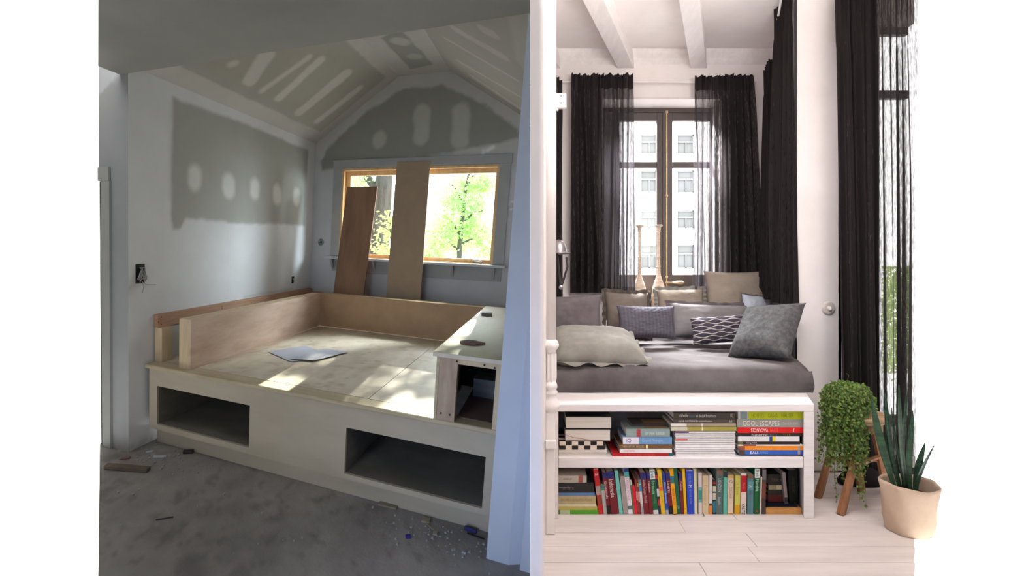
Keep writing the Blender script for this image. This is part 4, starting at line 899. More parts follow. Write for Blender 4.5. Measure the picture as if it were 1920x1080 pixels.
# ---------------------------------------------------------------- houses across the street
fac = pmat('facade_plaster', (.90, .90, .90), (.86, .86, .87), .5, rough=.9); wing = pmat('far_window_glass', (.22, .23, .24), (.20, .215, .20), .3, rough=.4); wfr = pmat('far_window_frame', (.28, .285, .29), rough=.6)
D = 40; Bd = thing('apartment_building', (10, D, -8), 'pale apartment block across the street seen through the loft window', 'building')
wins = []
for xi, (x0, x1) in enumerate(((1134, 1164), (1202, 1232), (1270, 1302), (1340, 1372))):
    for (y0, y1) in ((180, 214), (251, 288), (319, 361), (394, 428), (459, 503), (530, 574)): wins.append((x0, y0, x1, y1))
xs = sorted({.4, 20.0} | {px(w[0], 0, D).x for w in wins} | {px(w[2], 0, D).x for w in wins}); zs = sorted({-9.0, 28.0} | {px(0, w[1], D).z for w in wins} | {px(0, w[3], D).z for w in wins})
g = MB()
isw = lambda x, z: any(px(w[0], 0, D).x < x < px(w[2], 0, D).x and px(0, w[3], D).z < z < px(0, w[1], D).z for w in wins)
for a, b_ in zip(xs, xs[1:]):
    for c, d in zip(zs, zs[1:]):
        if not isw((a+b_)/2, (c+d)/2): g.box((a, D, c), (b_, D+.4, d))
bmesh.ops.remove_doubles(g.bm, verts=g.bm.verts[:], dist=.0001)
g.build('wall', fac, Bd)
for w in wins:
    a, b_ = px(w[0], w[3], D), px(w[2], w[1], D); f = MB(); xm = a.x+(b_.x-a.x)*.55; zm = a.z+(b_.z-a.z)*.62
    f.box((a.x, D+.2, a.z), (b_.x, D+.3, a.z+.1)).box((a.x, D+.2, b_.z-.1), (b_.x, D+.3, b_.z)).box((a.x, D+.2, a.z), (a.x+.08, D+.3, b_.z)).box((b_.x-.08, D+.2, a.z), (b_.x, D+.3, b_.z)).box((xm-.04, D+.2, a.z), (xm+.04, D+.3, zm)).box((a.x, D+.18, zm-.06), (b_.x, D+.3, zm+.06))
    wf = f.build('window', wfr, Bd); MB().box((a.x, D+.32, a.z), (b_.x, D+.36, b_.z)).build('pane', wing, wf)
hd = thing('hedge', px(1685, 700, 5.2), 'pale green hedge outside the tall right window', 'hedge')
MB().tube([px(1688, 900, 5.2), px(1684, 480, 5.2)], [.02, .008], 6).build('trunk', bark, hd)
pl = []
for _ in range(2600):
    yy = 500+abs(rnd.gauss(0, 75)) if rnd.random() < .25 else rnd.uniform(500, 700); xx = rnd.uniform(1655, 1706); pl.append(px(xx, yy, 5.2+rnd.uniform(-.15, .15)))
m = MB(); leaves(m, pl, .045, rnd); tag(m.build('foliage', leafmat('pale_hedge_leaf', (.62, .72, .50)), hd, recalc=False), kind='stuff')
# ================================================================ BOOKS
YK = 2.775
pagem = pmat('book_pages', S(222, 212, 200), S(196, 186, 174), 3, (1, 1, 260), rough=.85); pagev = pmat('book_pages_upright', S(214, 200, 176), S(180, 166, 146), 3, (260, 1, 1), rough=.85)
SHT = px(0, 855.5, YF).z
MID = {'w': flat(238, 234, 230, .5), 'k': flat(24, 22, 22, .5)}
def fm(c): return flat(*c, .45)
def flatbook(x0, x1, y0, y1, col, label, name='book', Y=YK, depth=.2, title=None, tcol=(235, 232, 226), tw=.6, tx=.5, flip=False, bands=(), pagefront=False, zbase=None, group='books stacked on the middle shelf', top=None, yaw=0, cat='book'):
    a, b = px(x0, y1, Y), px(x1, y0, Y); z0 = a.z if zbase is None else zbase; z1 = z0+(b.z-a.z); t = min(.0022, (z1-z0)*.2)
    z1 -= .0004
    th = thing(name, ((a.x+b.x)/2, Y, z0), label, cat, group); m = fm(col)
    sh = .10*K*depth/.2
    w = b.x-a.x
    Mx = Matrix.Translation(((a.x+b.x)/2, Y, 0)) @ Matrix.Rotation(math.radians(yaw), 4, 'Z') @ Matrix.Translation((-(a.x+b.x)/2, -Y, 0))
    MB().box((a.x, Y, z0), (b.x, Y+depth, z0+t), Mx).box((a.x, Y, z1-t), (b.x, Y+depth, z1), Mx).box((a.x, Y+(depth-t if pagefront else 0), z0+t), (b.x, Y+(depth if pagefront else t), z1-t), Mx).build('cover', m, th)
    MB().box((a.x+(.001 if pagefront else .003), Y+(.003 if pagefront else t), z0+t), (b.x-.003, Y+depth-.004, z1-t), Mx).build('pages', pagem, th)
    for (f0, f1, c) in bands:
        MB().box((a.x+w*f0, Y-.0006, z0+.0006), (a.x+w*f1, Y, z1-.0006), Mx).build('spine_band', fm(c), th)
    if top: MB().box((a.x+w*top[0], Y+.02, z1), (a.x+w*top[1], Y+depth*.8, z1+.0003), Mx).build('cover_print', fm(top[2]), th)
    if title:
        tl = title if isinstance(title, (list, tuple)) and not isinstance(title, str) else [(title, tx, tw, tcol)]
        for (s, cx0, ww, tc) in tl:
            R_ = Matrix.Rotation(PI/2, 4, 'X')
            if flip: R_ = R_ @ Matrix.Rotation(PI, 4, 'Z')
            text(s, w*ww, (z1-z0)*.62, Mx @ Matrix.Translation((a.x+w*cx0, Y-.0012, (z0+z1)/2)) @ R_, fm(tc), th)
    return th
B = flatbook
# stack A
B(1047.5, 1138, 848.5, 855.5, (222, 216, 206), 'lowest thin cream magazine under the checkerboard book', 'magazine', pagefront=True)
B(1047.5, 1139, 843, 848, (228, 220, 210), 'second thin cream magazine under the checkerboard book', 'magazine', pagefront=True)
bk = B(1049, 1134, 827.5, 843, (24, 22, 20), 'black and cream checkerboard patterned book', title=None)
w0 = px(1049, 0, YK).x; w1 = px(1134, 0, YK).x; zz0 = px(0, 843, YK).z; zz1 = px(0, 827.5, YK).z
q = MB(); sq = (w1-w0)/7.3
for i in range(7):
    for j in range(2):
        if (i+j) % 2 == (0 if j else 1): continue
    for j in range(2):
        if (i+j) % 2 == 1: q.box((w0+sq*i, YK-.0008, zz0+(zz1-zz0)*j/2), (w0+sq*(i+1), YK, zz0+(zz1-zz0)*(j+1)/2))
    for j in range(5):
        if (i+j) % 2 == 1: q.box((w0+sq*i, YK+sq*j, zz1), (w0+sq*(i+1), YK+sq*(j+1), zz1+.0004))
q.build('cream_squares', flat(226, 206, 186), bk)
B(1060, 1145, 804.5, 827, (30, 26, 26), 'lower of two thick books showing pale page edges', pagefront=True)
B(1061, 1147, 781, 803.5, (34, 30, 30), 'upper of two thick books showing pale page edges', pagefront=True)
o = tag(MB().tube([px(1060, 815, YK-.004), px(1075, 820, YK-.006), px(1100, 824, YK-.006), px(1130, 826, YK-.005)], .0012, 5).build('bookmark_ribbon', fm((140, 40, 40))), 'thin red ribbon hanging from the lower page-edged book', 'ribbon')
# stack B
B(1148, 1262, 849.5, 855.5, (176, 26, 30), 'wide red book at the foot of the second stack, teal spine end', bands=((.92, 1, (20, 100, 108)),), title='LE FESTIN DES VOYAGES', tcol=(220, 80, 76), tx=.45, tw=.5, depth=.25)
B(1162, 1260, 841.5, 849, (236, 228, 222), 'white book with pink lettering above the wide red one', title='CONSTANTIN', tcol=(225, 120, 126), tx=.18, tw=.2)
B(1161, 1261, 833.5, 841, (112, 78, 44), 'brown book with a cream mark on its spine, second stack', bands=((.50, .54, (232, 214, 140)),), title='THE NATURE HOUSE', tcol=(196, 170, 130), tx=.25, tw=.42)
B(1168, 1260, 819.5, 833, (108, 148, 188), 'light blue and white book marked with purple IQ', bands=((0, .33, (228, 222, 230)),), title=[('iQ', .12, .1, (110, 50, 150)), ('Grands Voyages', .60, .42, (160, 190, 214))])
B(1174, 1256, 804.5, 819, (136, 152, 146), 'grey-green book with a round red mark, top of the second stack', bands=((.24, .33, (170, 62, 66)),), title='un reve lointain', tcol=(205, 214, 210), tx=.66, tw=.45, top=(.45, .97, (150, 112, 66)))
B(1184, 1254, 795, 804, (70, 60, 58), 'dark book lying on top of the grey-green one', Y=YK+.06, depth=.13, top=(.35, .95, (140, 110, 66)))
# stack C
rr = random.Random(6); y = 855.5; i = 0
hs = [5, 4, 4.5, 3.5, 5, 4, 3.8, 3.6, 3.2, 3.4, 3.6, 3.4]
while y > 811 and i < 12:
    h = hs[i]; c = rr.randint(212, 236); dx = rr.uniform(-1.5, 1.5); bands = ((0, .2, (214, 90, 84)),) if i == 7 else (((0, .22, (96, 50, 106)),) if i == 11 else ())
    B(1266+dx, 1378+dx, y-h+.55, y, (c, c-5, c-8), 'white magazine, number %d counted from the shelf in the white pile' % (i+1) if False else ['lowest', 'second', 'third', 'fourth', 'fifth', 'sixth', 'seventh', 'eighth', 'ninth', 'tenth', 'eleventh', 'twelfth'][i]+' white magazine from the shelf in the tall white pile'+(', red spine end' if i == 7 else ', purple spine end' if i == 11 else ''), 'magazine', bands=bands, group='white magazines in the pile')
    y -= h; i += 1
B(1258, 1381, 800.5, 807.8, (160, 148, 66), 'olive yellow book above the white magazines', bands=((0, .25, (206, 200, 176)), (.47, .49, (235, 230, 190))))
B(1258, 1380, 793.5, 800, (166, 150, 124), 'tan book with a white spine end above the olive one', bands=((0, .24, (226, 218, 208)), (.47, .49, (235, 225, 210))))
B(1263, 1379, 786.3, 793, (84, 72, 64), 'thin brown book lettered STIJL & ANTIEKE', title=[('stijl & ANTIEKE Brocantehuizen', .35, .55, (206, 200, 192)), ('68', .92, .05, (206, 200, 192))])
B(1263, 1379, 773.5, 785.8, (64, 56, 46), 'dark brown book on top, lettered Bed & Breakfasts', title=[('stijlvolle', .16, .14, (200, 196, 186)), ('huizen', .29, .1, (70, 120, 140)), ('en Bed & Breakfasts', .52, .32, (200, 196, 186)), ('K|', .94, .04, (200, 196, 186))])
# stack D
B(1386, 1506.5, 851, 859.3, (48, 92, 176), 'blue book at the bottom right lettered BALI LIVING', bands=((0, .09, (78, 60, 50)), (.91, .95, (160, 140, 150))), title=[('BALI', .23, .11, (240, 240, 240)), ('LIVING', .37, .15, (120, 160, 220))], zbase=SHT+.0002)
z = SHT+.0002
def nxt(h): 
    global z
    z += h/950*YK
nxt(8.4); B(1386, 1506, 843, 851, (240, 140, 22), 'orange book above the blue one', bands=((0, .09, (150, 80, 50)), (.91, .95, (190, 170, 140))), title='INDIA LIFESTYLE', tcol=(248, 176, 80), tx=.33, tw=.36, zbase=z)
nxt(8.0); B(1384, 1505, 840, 842.6, (236, 226, 218), 'very thin white magazine with a dark red end', 'magazine', bands=((.08, .28, (120, 30, 34)),), zbase=z)
nxt(2.7); B(1384, 1500, 834.5, 840, (44, 30, 26), 'thin black-brown book lettered LIVING ASIA', bands=((0, .07, (110, 110, 60)),), title='living ASIA', tcol=(230, 226, 222), tx=.22, tw=.17, zbase=z)
nxt(5.6); B(1384, 1499, 825, 834.5, (226, 222, 222), 'white book with a yellow star on a blue square', bands=((.51, .56, (38, 74, 150)), (.56, .61, (240, 210, 40))), title='living in paris', tcol=(190, 186, 186), tx=.25, tw=.12, zbase=z)
nxt(9.5); B(1382, 1506, 818.5, 825, (42, 38, 38), 'black book with upside-down PARISIEN lettering', title=[('PARISIEN', .33, .24, (216, 212, 212)), ('CLOTHE', .52, .17, (120, 116, 116)), ('LLLL', .74, .14, (150, 150, 30))], flip=True, zbase=z)
nxt(6.6); B(1383, 1507, 807.5, 818, (214, 22, 20), 'bright red book with upside-down VACANCES lettering', title=[('VACANCES', .33, .26, (244, 236, 234)), ("ESPRIT", .53, .15, (240, 90, 80)), ('J', .85, .03, (244, 236, 234))], flip=True, zbase=z)
nxt(10.6); B(1382, 1507, 790.5, 805.6, (150, 146, 138), 'thick grey book lettered COOL ESCAPES', title=[('COOL ESCAPES', .36, .55, (226, 222, 212)), ('Top of the World', .80, .22, (196, 192, 184))], zbase=z)
nxt(15.2); B(1384, 1506, 775.5, 789.8, (176, 184, 10), 'lime green book lettered HOUSES CASAS HAUSER, pictured spine end', bands=((0, .03, (196, 186, 186)), (.03, .14, (120, 140, 136)), (.14, .155, (196, 186, 186))), title=[('HOUSES', .30, .19, (120, 124, 20)), ('CASAS', .53, .15, (120, 124, 20)), ('HAUSER', .76, .19, (120, 124, 20)), ('5', .93, .02, (120, 124, 20))], zbase=z)
# lower shelf: flat stack at the left
G2 = 'books lying flat on the floor shelf'
zb = .0005; YL = 2.80
for (x0, x1, h, c, lab, kw) in (
    (1044, 1122, 8.0, (84, 160, 36), 'bright green book lowest in the left floor stack', dict(bands=((0, .08, (70, 130, 34)), (.08, .32, (186, 196, 160))))),
    (1044, 1120, 6.5, (186, 174, 92), 'thin yellow-green book above the bright green one', {}),
    (1045, 1118, 5.0, (214, 202, 168), 'thin cream book in the left floor stack', {}),
    (1045, 1117, 15, (186, 168, 122), 'thick tan book with faint brown spine lettering', dict(title='ROUTARDS  DU BOUT DU MONDE', tcol=(140, 120, 84), tw=.8)),
    (1045, 1115, 6.0, (92, 128, 178), 'thin sky blue book under the thick black one', {}),
    (1045, 1113, 19, (38, 36, 34), 'thick black book in the left floor stack', dict(title=[('GRAND LIVRE DES MONTS', .2, .3, (200, 200, 200)), ('un livre', .3, .3, (110, 110, 110))])),
    (1045, 1100, 13, (196, 186, 172), 'cream book with black numerals and a red blot, topmost left', dict(title='30 MUST SPY', tcol=(50, 46, 44), tx=.35, tw=.3, bands=((.72, .86, (180, 92, 72)),)))):
    a = px(x0, 0, YL); B(x0, x1, 900-h, 900, c, lab, Y=YL, zbase=zb, group=G2, **kw); zb += h/950*YL
# upright books
def upbook(xb0, xb1, xt0, yt, col, label, yb=962.5, Y=YL, depth=.15, title=None, tcol=(236, 214, 212), ty=.5, th_=.5, bands=(), zb=.0004, group='upright books on the floor shelf', up=False):
    a = px(xb0, yb, Y); w = (xb1-xb0)/950*Y; h = (yb-yt)/950*Y; lean = math.atan2((xt0-xb0)/950*Y, h); L_ = h/math.cos(lean); w = w*math.cos(lean)*.985
    t = thing('book', (a.x, Y, zb), label, 'book', group)
    Mx = Matrix.Translation((a.x, Y, zb+(max(0, math.sin(lean))*w if lean > 0 else 0))) @ Matrix.Rotation(lean, 4, 'Y')
    tt = min(.0018, w*.2)
    MB().box((0, 0, 0), (tt, depth, L_), Mx).box((w-tt, 0, 0), (w, depth, L_), Mx).box((tt, 0, 0), (w-tt, tt, L_), Mx).build('cover', fm(col), t)
    MB().box((tt, tt, .002), (w-tt, depth-.003, L_-.003), Mx).build('pages', pagev, t)
    for (f0, f1, c) in bands: MB().box((.0004, -.0006, L_*f0), (w-.0004, 0, L_*f1), Mx).build('spine_band', fm(c), t)
    if title:
        tl = title if not isinstance(title, str) else [(title, ty, th_, tcol)]
        for (s, cy0, hh, tc) in tl:
            text(s, L_*hh, w*.62, Mx @ Matrix.Translation((w/2, -.0013, L_*cy0)) @ Matrix.Rotation(PI/2, 4, 'X') @ Matrix.Rotation(-PI/2 if not up else PI/2, 4, 'Z'), fm(tc), t)
    return t
MAR = (118, 24, 30); NAV = (36, 40, 110); NB = ((.86, 1, NAV),)
u = upbook
W_ = (236, 230, 226)
u(1123, 1132, 1112.5, 877.5, (200, 26, 28), 'bright red book leaning against the left floor stack', bands=((.985, 1, (220, 170, 160)), (.42, .62, (168, 150, 140)), (.2, .4, (150, 60, 40))), title='a', tcol=W_, ty=.87, th_=.05)
u(1132, 1138.5, 1126, 907, (170, 168, 160), 'short grey book with a green and blue top label', bands=((.8, .86, (60, 150, 60)), (.86, .93, (60, 90, 150)), (.93, .98, (60, 150, 60))))
u(1139, 1146.5, 1129, 885, MAR, 'maroon guidebook lettered Guatemala', bands=NB+((.0, .2, (24, 20, 20)),), title='Guatemala', ty=.58, th_=.42)
u(1147, 1161, 1136.5, 883, MAR, 'wide maroon guidebook lettered Indonesia', bands=((.84, 1, NAV),), title='Indonesia', ty=.60, th_=.42)
u(1161.5, 1168.5, 1152, 881.5, (120, 196, 180), 'turquoise book right of the Indonesia guide', title='a b', tcol=(100, 176, 160), th_=.3)
u(1169, 1178, 1162, 892, (160, 146, 138), 'plain taupe book between turquoise and white ones')
u(1178.5, 1187, 1169.5, 877.5, (228, 220, 224), 'white book with pink lettering and a blue top', bands=((.93, 1, (30, 60, 140)), (.82, .93, (70, 170, 160)), (.10, .18, (90, 110, 110))), title='CONDE VOGUE', tcol=(228, 150, 156), ty=.55, th_=.5)
u(1187.5, 1190, 1181, 898, (96, 110, 70), 'very thin green booklet beside the pink-lettered book', bands=((.85, 1, (220, 214, 190)),))
u(1190.2, 1195.5, 1185, 909, (222, 20, 50), 'thin vivid pink-red book')
u(1195.8, 1199, 1190, 897, (150, 60, 52), 'thin rust coloured booklet right of the pink-red one', bands=((.4, .65, (214, 150, 140)),))
u(1199.2, 1202.5, 1193.5, 898, (136, 36, 32), 'thin red and pink striped booklet', bands=((.35, .65, (222, 150, 146)), (.8, .9, (190, 130, 40))))
u(1202.8, 1207.3, 1197, 898, (214, 210, 204), 'thin white book with a cyan top', bands=((.88, 1, (60, 160, 150)), (.66, .86, (20, 150, 190)), (0, .3, (190, 190, 190))), title='MANUEL', tcol=(120, 110, 110), ty=.12, th_=.2)
u(1207.5, 1218, 1200, 885, MAR, 'maroon guidebook with small long white title', bands=((.84, 1, NAV),), title='Guides Voyages Mondial', ty=.55, th_=.55, tcol=(214, 170, 170))
u(1218.3, 1225, 1211.5, 885, MAR, 'maroon guidebook lettered Camboya, left of the green one', bands=((.84, 1, NAV),), title='Camboya', ty=.66, th_=.3)
u(1225.3, 1235, 1217.5, 879, (14, 92, 50), 'green and white guidebook lettered Botswana', bands=((.78, 1, (232, 232, 226)), (0, .09, (216, 214, 206))), title=[('Bradt', .89, .16, (20, 110, 50)), ('Botswana', .60, .30, (160, 210, 170)), ('the bradt travel guide', .33, .18, (100, 170, 120))])
u(1235.3, 1240, 1228, 884, (30, 36, 66), 'thin navy book with red and white patches', bands=((.2, .36, (170, 40, 44)), (.42, .6, (190, 190, 196)), (.84, .93, (190, 50, 40))))
u(1240.3, 1248, 1232, 879, (226, 182, 20), 'yellow book with an orange label, left of the blue guide', bands=((.52, .62, (220, 100, 30)),), title=[('Lonely Japon', .75, .2, (170, 120, 30)), ('guide', .35, .2, (180, 130, 30))])
u(1248.3, 1254.2, 1241, 885, (34, 76, 156), 'blue guidebook lettered Myanmar (Birmania)', bands=((.84, 1, (30, 60, 140)), (0, .1, (170, 170, 180))), title='Myanmar (Birmania)', ty=.52, th_=.56, tcol=(220, 226, 240))
u(1254.5, 1262.5, 1248, 885, MAR, 'maroon guidebook lettered Londres', bands=((.84, 1, NAV), (0, .2, (26, 22, 22))), title='Londres', ty=.66, th_=.28)
u(1262.8, 1270, 1255, 877.5, (236, 166, 20), 'orange-yellow book with teal patch and red title', bands=((.68, .84, (50, 120, 130)), (.0, .12, (210, 160, 30))), title='MARRUECOS', ty=.38, th_=.35, tcol=(200, 60, 30))
u(1270.2, 1277.2, 1262.3, 877.5, (14, 92, 62), 'plain deep green book among the guidebooks', title='dk', tcol=(140, 170, 160), ty=.15, th_=.2)
u(1277.4, 1283, 1272, 885, MAR, 'maroon guidebook lettered Camboya, left of the yellow one', bands=((.84, 1, NAV),), title='Camboya', ty=.68, th_=.28)
u(1283.2, 1288.4, 1279, 877.5, (232, 180, 16), 'slim yellow book left of the thick blue one', title='a', tcol=(200, 60, 30), ty=.12, th_=.1)
u(1289, 1302, 1286.5, 880.5, (36, 66, 184), 'thick royal blue book with small white lettering', bands=((.99, 1, (190, 190, 210)),), title=[('GUIDE BLEU', .8, .26, (140, 160, 226)), ('M', .64, .05, (236, 236, 240)), ('ROYAUME PARISIEN', .40, .34, (140, 160, 226))])
u(1302.5, 1308, 1300.5, 877.5, (214, 206, 168), 'narrow cream book right of the royal blue one')
u(1310, 1316.5, 1309.5, 885, (214, 200, 190), 'white book with a blurred teal patch on its spine', bands=((.28, .36, (120, 166, 160)), (.36, .58, (60, 140, 130)), (.58, .66, (120, 166, 160))))
u(1317, 1328.5, 1317, 890, (216, 192, 152), 'thick cream paperback with a plain spine', title='Diccionario', tcol=(190, 160, 120), ty=.5, th_=.5)
u(1329.5, 1335, 1330, 889, (220, 210, 198), 'white book with a black band and orange foot', bands=((0, .22, (232, 130, 30)), (.22, .28, (40, 34, 32))))
u(1336, 1342.2, 1336.5, 898, (28, 28, 30), 'black book with cream and teal blocks', bands=((.05, .38, (30, 110, 124)), (.42, .62, (196, 186, 160)), (.66, .82, (206, 190, 160)), (.88, .94, (180, 40, 36))))
u(1342.5, 1355, 1343.5, 880, (86, 104, 98), 'grey-green book lettered LONDON', bands=((.90, .995, (132, 96, 74)),), title=[('LONDON', .66, .30, (196, 206, 200)), ('Benedikt', .30, .18, (180, 190, 186))])
u(1356, 1363.2, 1357, 883, (96, 178, 156), 'turquoise book with a black top', bands=((.87, 1, (34, 44, 44)),))
u(1364, 1375, 1365, 889, (224, 198, 172), 'cream book with a square black emblem near the top', bands=((.0, .03, (190, 140, 40)), (.92, 1, (206, 166, 96))), title=[('O', .83, .08, (50, 40, 36)), ('TOSCANA', .55, .30, (150, 126, 110))])
u(1377.5, 1387, 1379, 890, (206, 196, 90), 'pale yellow book with a golden foot', bands=((0, .24, (216, 158, 20)),), title='a livre', tcol=(170, 160, 60), ty=.65, th_=.3)
u(1388.5, 1399, 1389.5, 886, (226, 208, 192), 'red and cream book with big black VALTZ letters at the foot', bands=((.54, .95, (190, 24, 32)), (.95, 1, (226, 216, 206))), title=[('VALTZ', .13, .27, (26, 22, 22)), ('Martin', .7, .15, (220, 120, 120))])
u(1401, 1412.5, 1401.5, 888, (84, 124, 130), 'thick teal-grey book with a small pale figure on the spine', bands=((.60, .82, (96, 150, 160)), (.9, 1, (120, 84, 50))), title=[('A', .70, .07, (206, 200, 150)), ('LIVRE', .56, .15, (50, 90, 96))])
u(1414, 1424, 1415.3, 880, (6, 90, 44), 'green and white guidebook lettered Namibia', yb=966, bands=((.79, .99, (234, 234, 230)),), title=[('Bradt', .89, .15, (20, 110, 50)), ('Namibia', .63, .26, (200, 230, 206)), ('o', .07, .04, (220, 70, 60))])
u(1424.5, 1427, 1426.5, 896, (226, 206, 196), 'very thin white booklet beside the Namibia guide', yb=966)
u(1427.5, 1435, 1429.5, 882, (74, 58, 52), 'narrow brown book with a grey top', yb=967, bands=((.76, .98, (110, 106, 110)), (.35, .7, (120, 64, 50))))
# right end: flat books, leaning ones
Gr = 'dark books at the right end of the floor shelf'
YR = 2.88
zb = .0005
B(1436.5, 1503, 952.5, 963, (196, 140, 74), 'tan-edged box with a dark starry blue lid, bottom right', 'book_box', Y=YL, depth=.2, zbase=zb, group=Gr, top=(.0, .98, (24, 34, 52)), cat='box')
zb += 11/950*YL
for (h, c, lab, kw) in ((14, (86, 26, 24), 'dark red book lying on the tan-edged box', dict(bands=((0, 1, (92, 30, 26)),))), (9, (34, 36, 30), 'dark green-black book above the dark red one', {}), (9, (38, 32, 30), 'black book with a row of cream photographs on its spine', dict(bands=((.05, .3, (170, 150, 110)), (.31, .55, (150, 140, 100)), (.57, .95, (196, 172, 136))))), (20, (34, 26, 24), 'thick black book lettered TERRA', dict(title=[('TERRA', .45, .5, (110, 90, 76)), ('o', .85, .06, (200, 196, 196))]))):
    B(1440, 1467, 900-h, 900, c, lab, Y=YR, zbase=zb, depth=.15, group=Gr, **kw); zb += h/950*YR
zl = .0005+11/950*YL
u(1472, 1478, 1466.5, 880, (150, 134, 130), 'slim grey book leaning on the box at the right end', yb=938, Y=YR-.02, zb=zl, group=Gr, bands=((.02, .2, (60, 60, 56)),))
u(1480, 1497, 1478, 879, (22, 24, 22), 'tall black book with faint gold lettering at the right end', yb=940, Y=YR-.01, zb=zl, group=Gr, title='CARTIER TESORO', tcol=(92, 84, 50), ty=.55, th_=.5)
o = tag(MB().tube([px(1261, 965, 2.77), px(1268, 964, 2.76), px(1273, 961, 2.77), px(1280, 962, 2.77)], .0018, 5).build('strap', fm((30, 28, 28))), 'short black strap curling out below the orange-yellow book', 'strap')
o = tag(MB().tube([px(1318, 963, 2.77), px(1320, 966, 2.76), px(1320, 968, 2.75)], .0022, 5).build('strap', fm((30, 28, 28))), 'tiny black ribbon end below the thick cream paperback', 'ribbon')
# ================================================================ STOOL
wood = pmat('worn_stool_wood', S(162, 110, 70), S(104, 66, 40), 3.5, (5, 5, 1), rough=.6, bump=.2, bscale=18, lo=.3, hi=.7); seatm = pmat('stool_seat_wood', S(196, 164, 128), S(150, 112, 76), 4, (1, 6, 1), rough=.5, bump=.15, bscale=10)
Ys = 2.96; ck = Ys/950; sc = px(1606, 777, Ys)
St = thing('wooden_stool', (sc.x, Ys, 0), 'rustic round wooden stool with splayed worn legs by the right window', 'stool')
zs = sc.z; MB().lathe([(.0, zs-.030), (.140, zs-.030), (.150, zs-.024), (.152, zs-.014), (.146, zs-.010), (.156, zs-.004), (.157, zs+.006), (.150, zs+.012), (0, zs+.013)], (sc.x, Ys, 0), 40, cap=False).build('seat', seatm, St, smooth=True)
ap = MB(); n = 96; r0 = .128; rows = [[], []]
for k in range(n+1):
    a = 2*PI*k/n; d = .040+.012*abs(math.sin(a*6))
    rows[0].append((sc.x+r0*math.cos(a), Ys+r0*math.sin(a), zs-.028)); rows[1].append((sc.x+r0*math.cos(a), Ys+r0*math.sin(a), zs-.028-d))
ap.grid(rows); ap.build('apron', wood, St)
feet = [((1576, 960), 2.80, -.02, -.10), ((1533, 926), 3.02, -.10, .0), ((1615, 918), 3.10, .02, .09), ((1663, 905), 3.06, .10, .0)]
tops = []
for (fxy, Yf, dx, dy) in feet:
    f = Vector((X(fxy[0], Yf), Yf, 0)); t_ = Vector((sc.x+dx*.95, Ys+dy*.95, zs-.03)); tops.append((f, t_))
    d = (f-t_); q = MB(); r = .021
    pts = [t_+d*k_ for k_ in (0, .15, .4, .7, .9, 1.0)]; pts[-1].z = .0
    q.tube(pts, [r*.95, r, r*1.02, r*1.05, r*1.15, r*1.1], 7); q.build('leg', wood, St)
def legpt(i, h): f, t_ = tops[i]; return f+(t_-f)*(h/t_.z)
for i, j_, h in ((0, 1, .26), (0, 3, .25), (1, 2, .23), (2, 3, .22)):
    a, b_ = legpt(i, h), legpt(j_, h); MB().tube([a, a.lerp(b_, .5), b_], .0135, 6).build('stretcher', wood, St)
# trailing plant in its pot
pot = px(1590, 768, Ys-.0); pot = Vector((sc.x-.075, Ys-.03, zs+.014))
Pt = thing('trailing_plant', pot, 'bushy trailing green plant hanging over the wooden stool', 'plant')
MB().lathe([(0, 0), (.065, 0), (.088, .12), (.092, .125), (.086, .125), (.080, .105), (0, .105)], pot, 28, cap=False).build('pot', pmat('terracotta', S(150, 104, 74), rough=.8), Pt, smooth=True)
g1 = leafmat('trailing_leaf', S(82, 112, 44), .3); g2 = leafmat('trailing_leaf_light', S(122, 146, 68), .35); rp = random.Random(21)
st_ = MB(); l1 = MB(); l2 = MB()
def lf(mb, p, s, rng):
    nrm = Vector((rng.gauss(0, .6), -1+rng.gauss(0, .5), rng.gauss(.5, .5))).normalized(); e = nrm.orthogonal().normalized(); f = nrm.cross(e); a0 = rng.uniform(0, 6.28)
    ring = [mb.bm.verts.new(p+(e*math.cos(a0+k*PI/3)+f*math.sin(a0+k*PI/3))*s*(1.25 if k == 0 else 1)) for k in range(6)]; cvt = mb.bm.verts.new(p+nrm*s*.35)
    for k in range(6): mb.bm.faces.new((ring[k], ring[(k+1) % 6], cvt))
ctop = pot+Vector((0, 0, .12))
for i in range(210):
    a = rp.uniform(0, 2*PI)
    if math.sin(a) > .2 and rp.random() < .6: a = -a
    ln = rp.uniform(.05, .30)
    if math.cos(a) < .2 and math.sin(a) < .4: ln = rp.uniform(.15, .44)
    if i < 6: ln = (.60, .56, .64, .52, .50, .50)[i]; a = (3.5, 4.6, 4.3, 4.1, 5.2, 3.7)[i]
    if math.cos(a) > .35: ln *= .28
    r0 = rp.uniform(.02, .085); ro = rp.uniform(.10, .135); p0 = ctop+Vector((r0*math.cos(a), r0*math.sin(a), rp.uniform(-.01, .035)))
    pts = [p0, ctop+Vector((.095*math.cos(a), .095*math.sin(a), rp.uniform(.015, .05))), ctop+Vector((ro*math.cos(a), ro*math.sin(a), -.02))]
    z_ = -.02; w1 = rp.uniform(-.03, .03); p = pts[-1].copy()
    while z_ > -ln:
        z_ -= .03; p = p+Vector((w1*.16+rp.uniform(-.005, .005), rp.uniform(-.004, .003), -.03))
        if p.z < .02: break
        pts.append(p.copy())
    st_.tube(pts, .0009, 3, cap=False)
    for q0, q1 in zip(pts, pts[1:]):
        for k in range(2 if i >= 6 else 2):
            t = rp.random(); lp = q0.lerp(q1, t)+Vector((rp.gauss(0, .007), rp.gauss(0, .007), rp.gauss(0, .004))); lf(l2 if rp.random() < .35 else l1, lp, rp.uniform(.0048, .0088), rp)
for i in range(700):
    a = rp.uniform(0, 2*PI); r = .115*math.sqrt(rp.random()); lf(l2 if rp.random() < .4 else l1, ctop+Vector((r*math.cos(a), r*math.sin(a), .05*(1-(r/.12)**2)+rp.uniform(-.01, .015))), rp.uniform(.005, .009), rp)
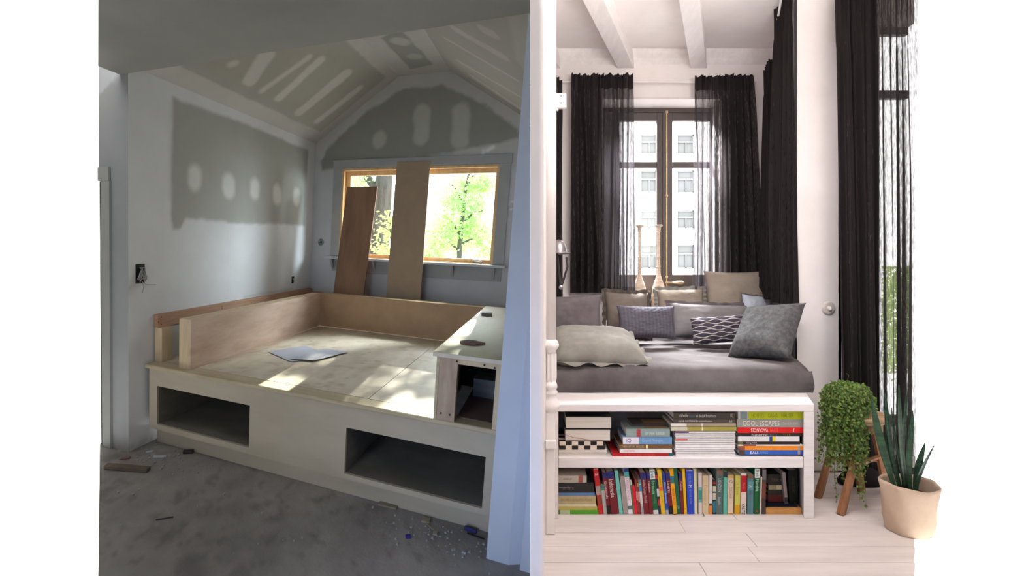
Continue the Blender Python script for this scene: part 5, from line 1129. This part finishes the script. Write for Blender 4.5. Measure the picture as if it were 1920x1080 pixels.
for (dx, h) in ((.0, .10), (-.055, .06)): st_.tube([ctop+Vector((dx, 0, .03)), ctop+Vector((dx+.004, 0, h*.7)), ctop+Vector((dx+.012, 0, h)), ctop+Vector((dx-.004, 0, h+.012))], .0013, 4)
stem = flat(88, 92, 44)
tag(st_.build('stems', stem, Pt), kind='stuff'); tag(l1.build('foliage', g1, Pt, recalc=False), kind='stuff'); tag(l2.build('foliage', g2, Pt, recalc=False), kind='stuff')
# snake plant in a cloth basket
Yb_ = 2.62; bc = Vector((X(1704, Yb_), Yb_, 0)); kb = Yb_/950
Bk = thing('cloth_basket', bc, 'tan cloth basket on the white floor holding the spiky plant', 'basket')
bas = pmat('basket_cloth', S(206, 182, 160), S(190, 165, 142), 5, (1, 1, 1), rough=.9, bump=.5, bscale=9, bdist=.006)
q = MB(); rows = []
for (r, z_) in ((.098, 0), (.104, .01), (.112, .07), (.118, .14), (.122, .19), (.128, .235), (.130, .25), (.124, .252), (.120, .235), (.114, .16), (.10, .05)):
    rows.append([bc+Vector(((r+.004*math.sin(k*.9+z_*30)+.003*vn(k*.4, z_*20))*math.cos(2*PI*k/48), (r+.004*math.sin(k*.9+z_*30))*math.sin(2*PI*k/48), z_+(.005*math.sin(2*PI*k/48*2+1) if z_ > .2 else 0))) for k in range(49)])
q.grid(rows); q.lathe([(0, .003), (.1, .004)], bc, 24, cap=False); q.build('basket', bas, Bk, smooth=True)
Sp = thing('snake_plant', bc+Vector((0, 0, .06)), 'tall dark green sword-leaved plant standing in the tan basket', 'plant')
MB().lathe([(0, 0), (.085, 0), (.105, .14), (.0, .14)], bc+Vector((0, 0, .045)), 24, cap=False).build('soil_pot', flat(60, 46, 38), Sp, smooth=True)
blade = pmat('sword_leaf', S(52, 86, 58), S(30, 58, 42), 6, (1, 1, 9), rough=.35, lo=.4, hi=.6)
def sword(bxp, byp, txp, typ, wpx, dy, Y0=Yb_, Y1=None):
    p0 = px(bxp, byp, Y0+dy*.4); p1 = px(txp, typ, Y0+dy); w = wpx*kb; mb = MB(); n_ = 14; rows = []
    sdv = (p1-p0).normalized().cross(Vector((0, 1, 0))).normalized()
    for k in range(n_+1):
        t = k/n_; c = p0.lerp(p1, t)+Vector((0, 0, 0))+sdv*(.012*math.sin(t*PI)); ww = w*(.55+.6*math.sin(min(1, t*1.3)*PI/2))*(1-t**3.2)**.8+.0004
        tw = .5*math.sin(t*2+bxp); row = []
        for s in (-1, -.5, 0, .5, 1): row.append(c+sdv*math.cos(tw)*ww*.5*s+Vector((0, 1, 0))*(math.sin(tw)*ww*.5*s-.006*(1-s*s)*-1))
        rows.append(row)
    mb.grid(rows); o = mb.build('leaf', blade, Sp, smooth=True); md = o.modifiers.new('s', 'SOLIDIFY'); md.thickness = .002
for a in ((1683, 930, 1634, 746, 15, -.03), (1688, 925, 1660, 738, 14, .03), (1691, 925, 1659, 770, 10, .06), (1700, 920, 1686, 722, 17, -.02), (1694, 922, 1702, 729, 13, .05), (1708, 922, 1712, 770, 12, .03), (1700, 925, 1672, 765, 10, .08), (1712, 930, 1752, 836, 13, .0), (1716, 930, 1735, 830, 12, .05), (1709, 930, 1708, 800, 9, -.05)): sword(*a)
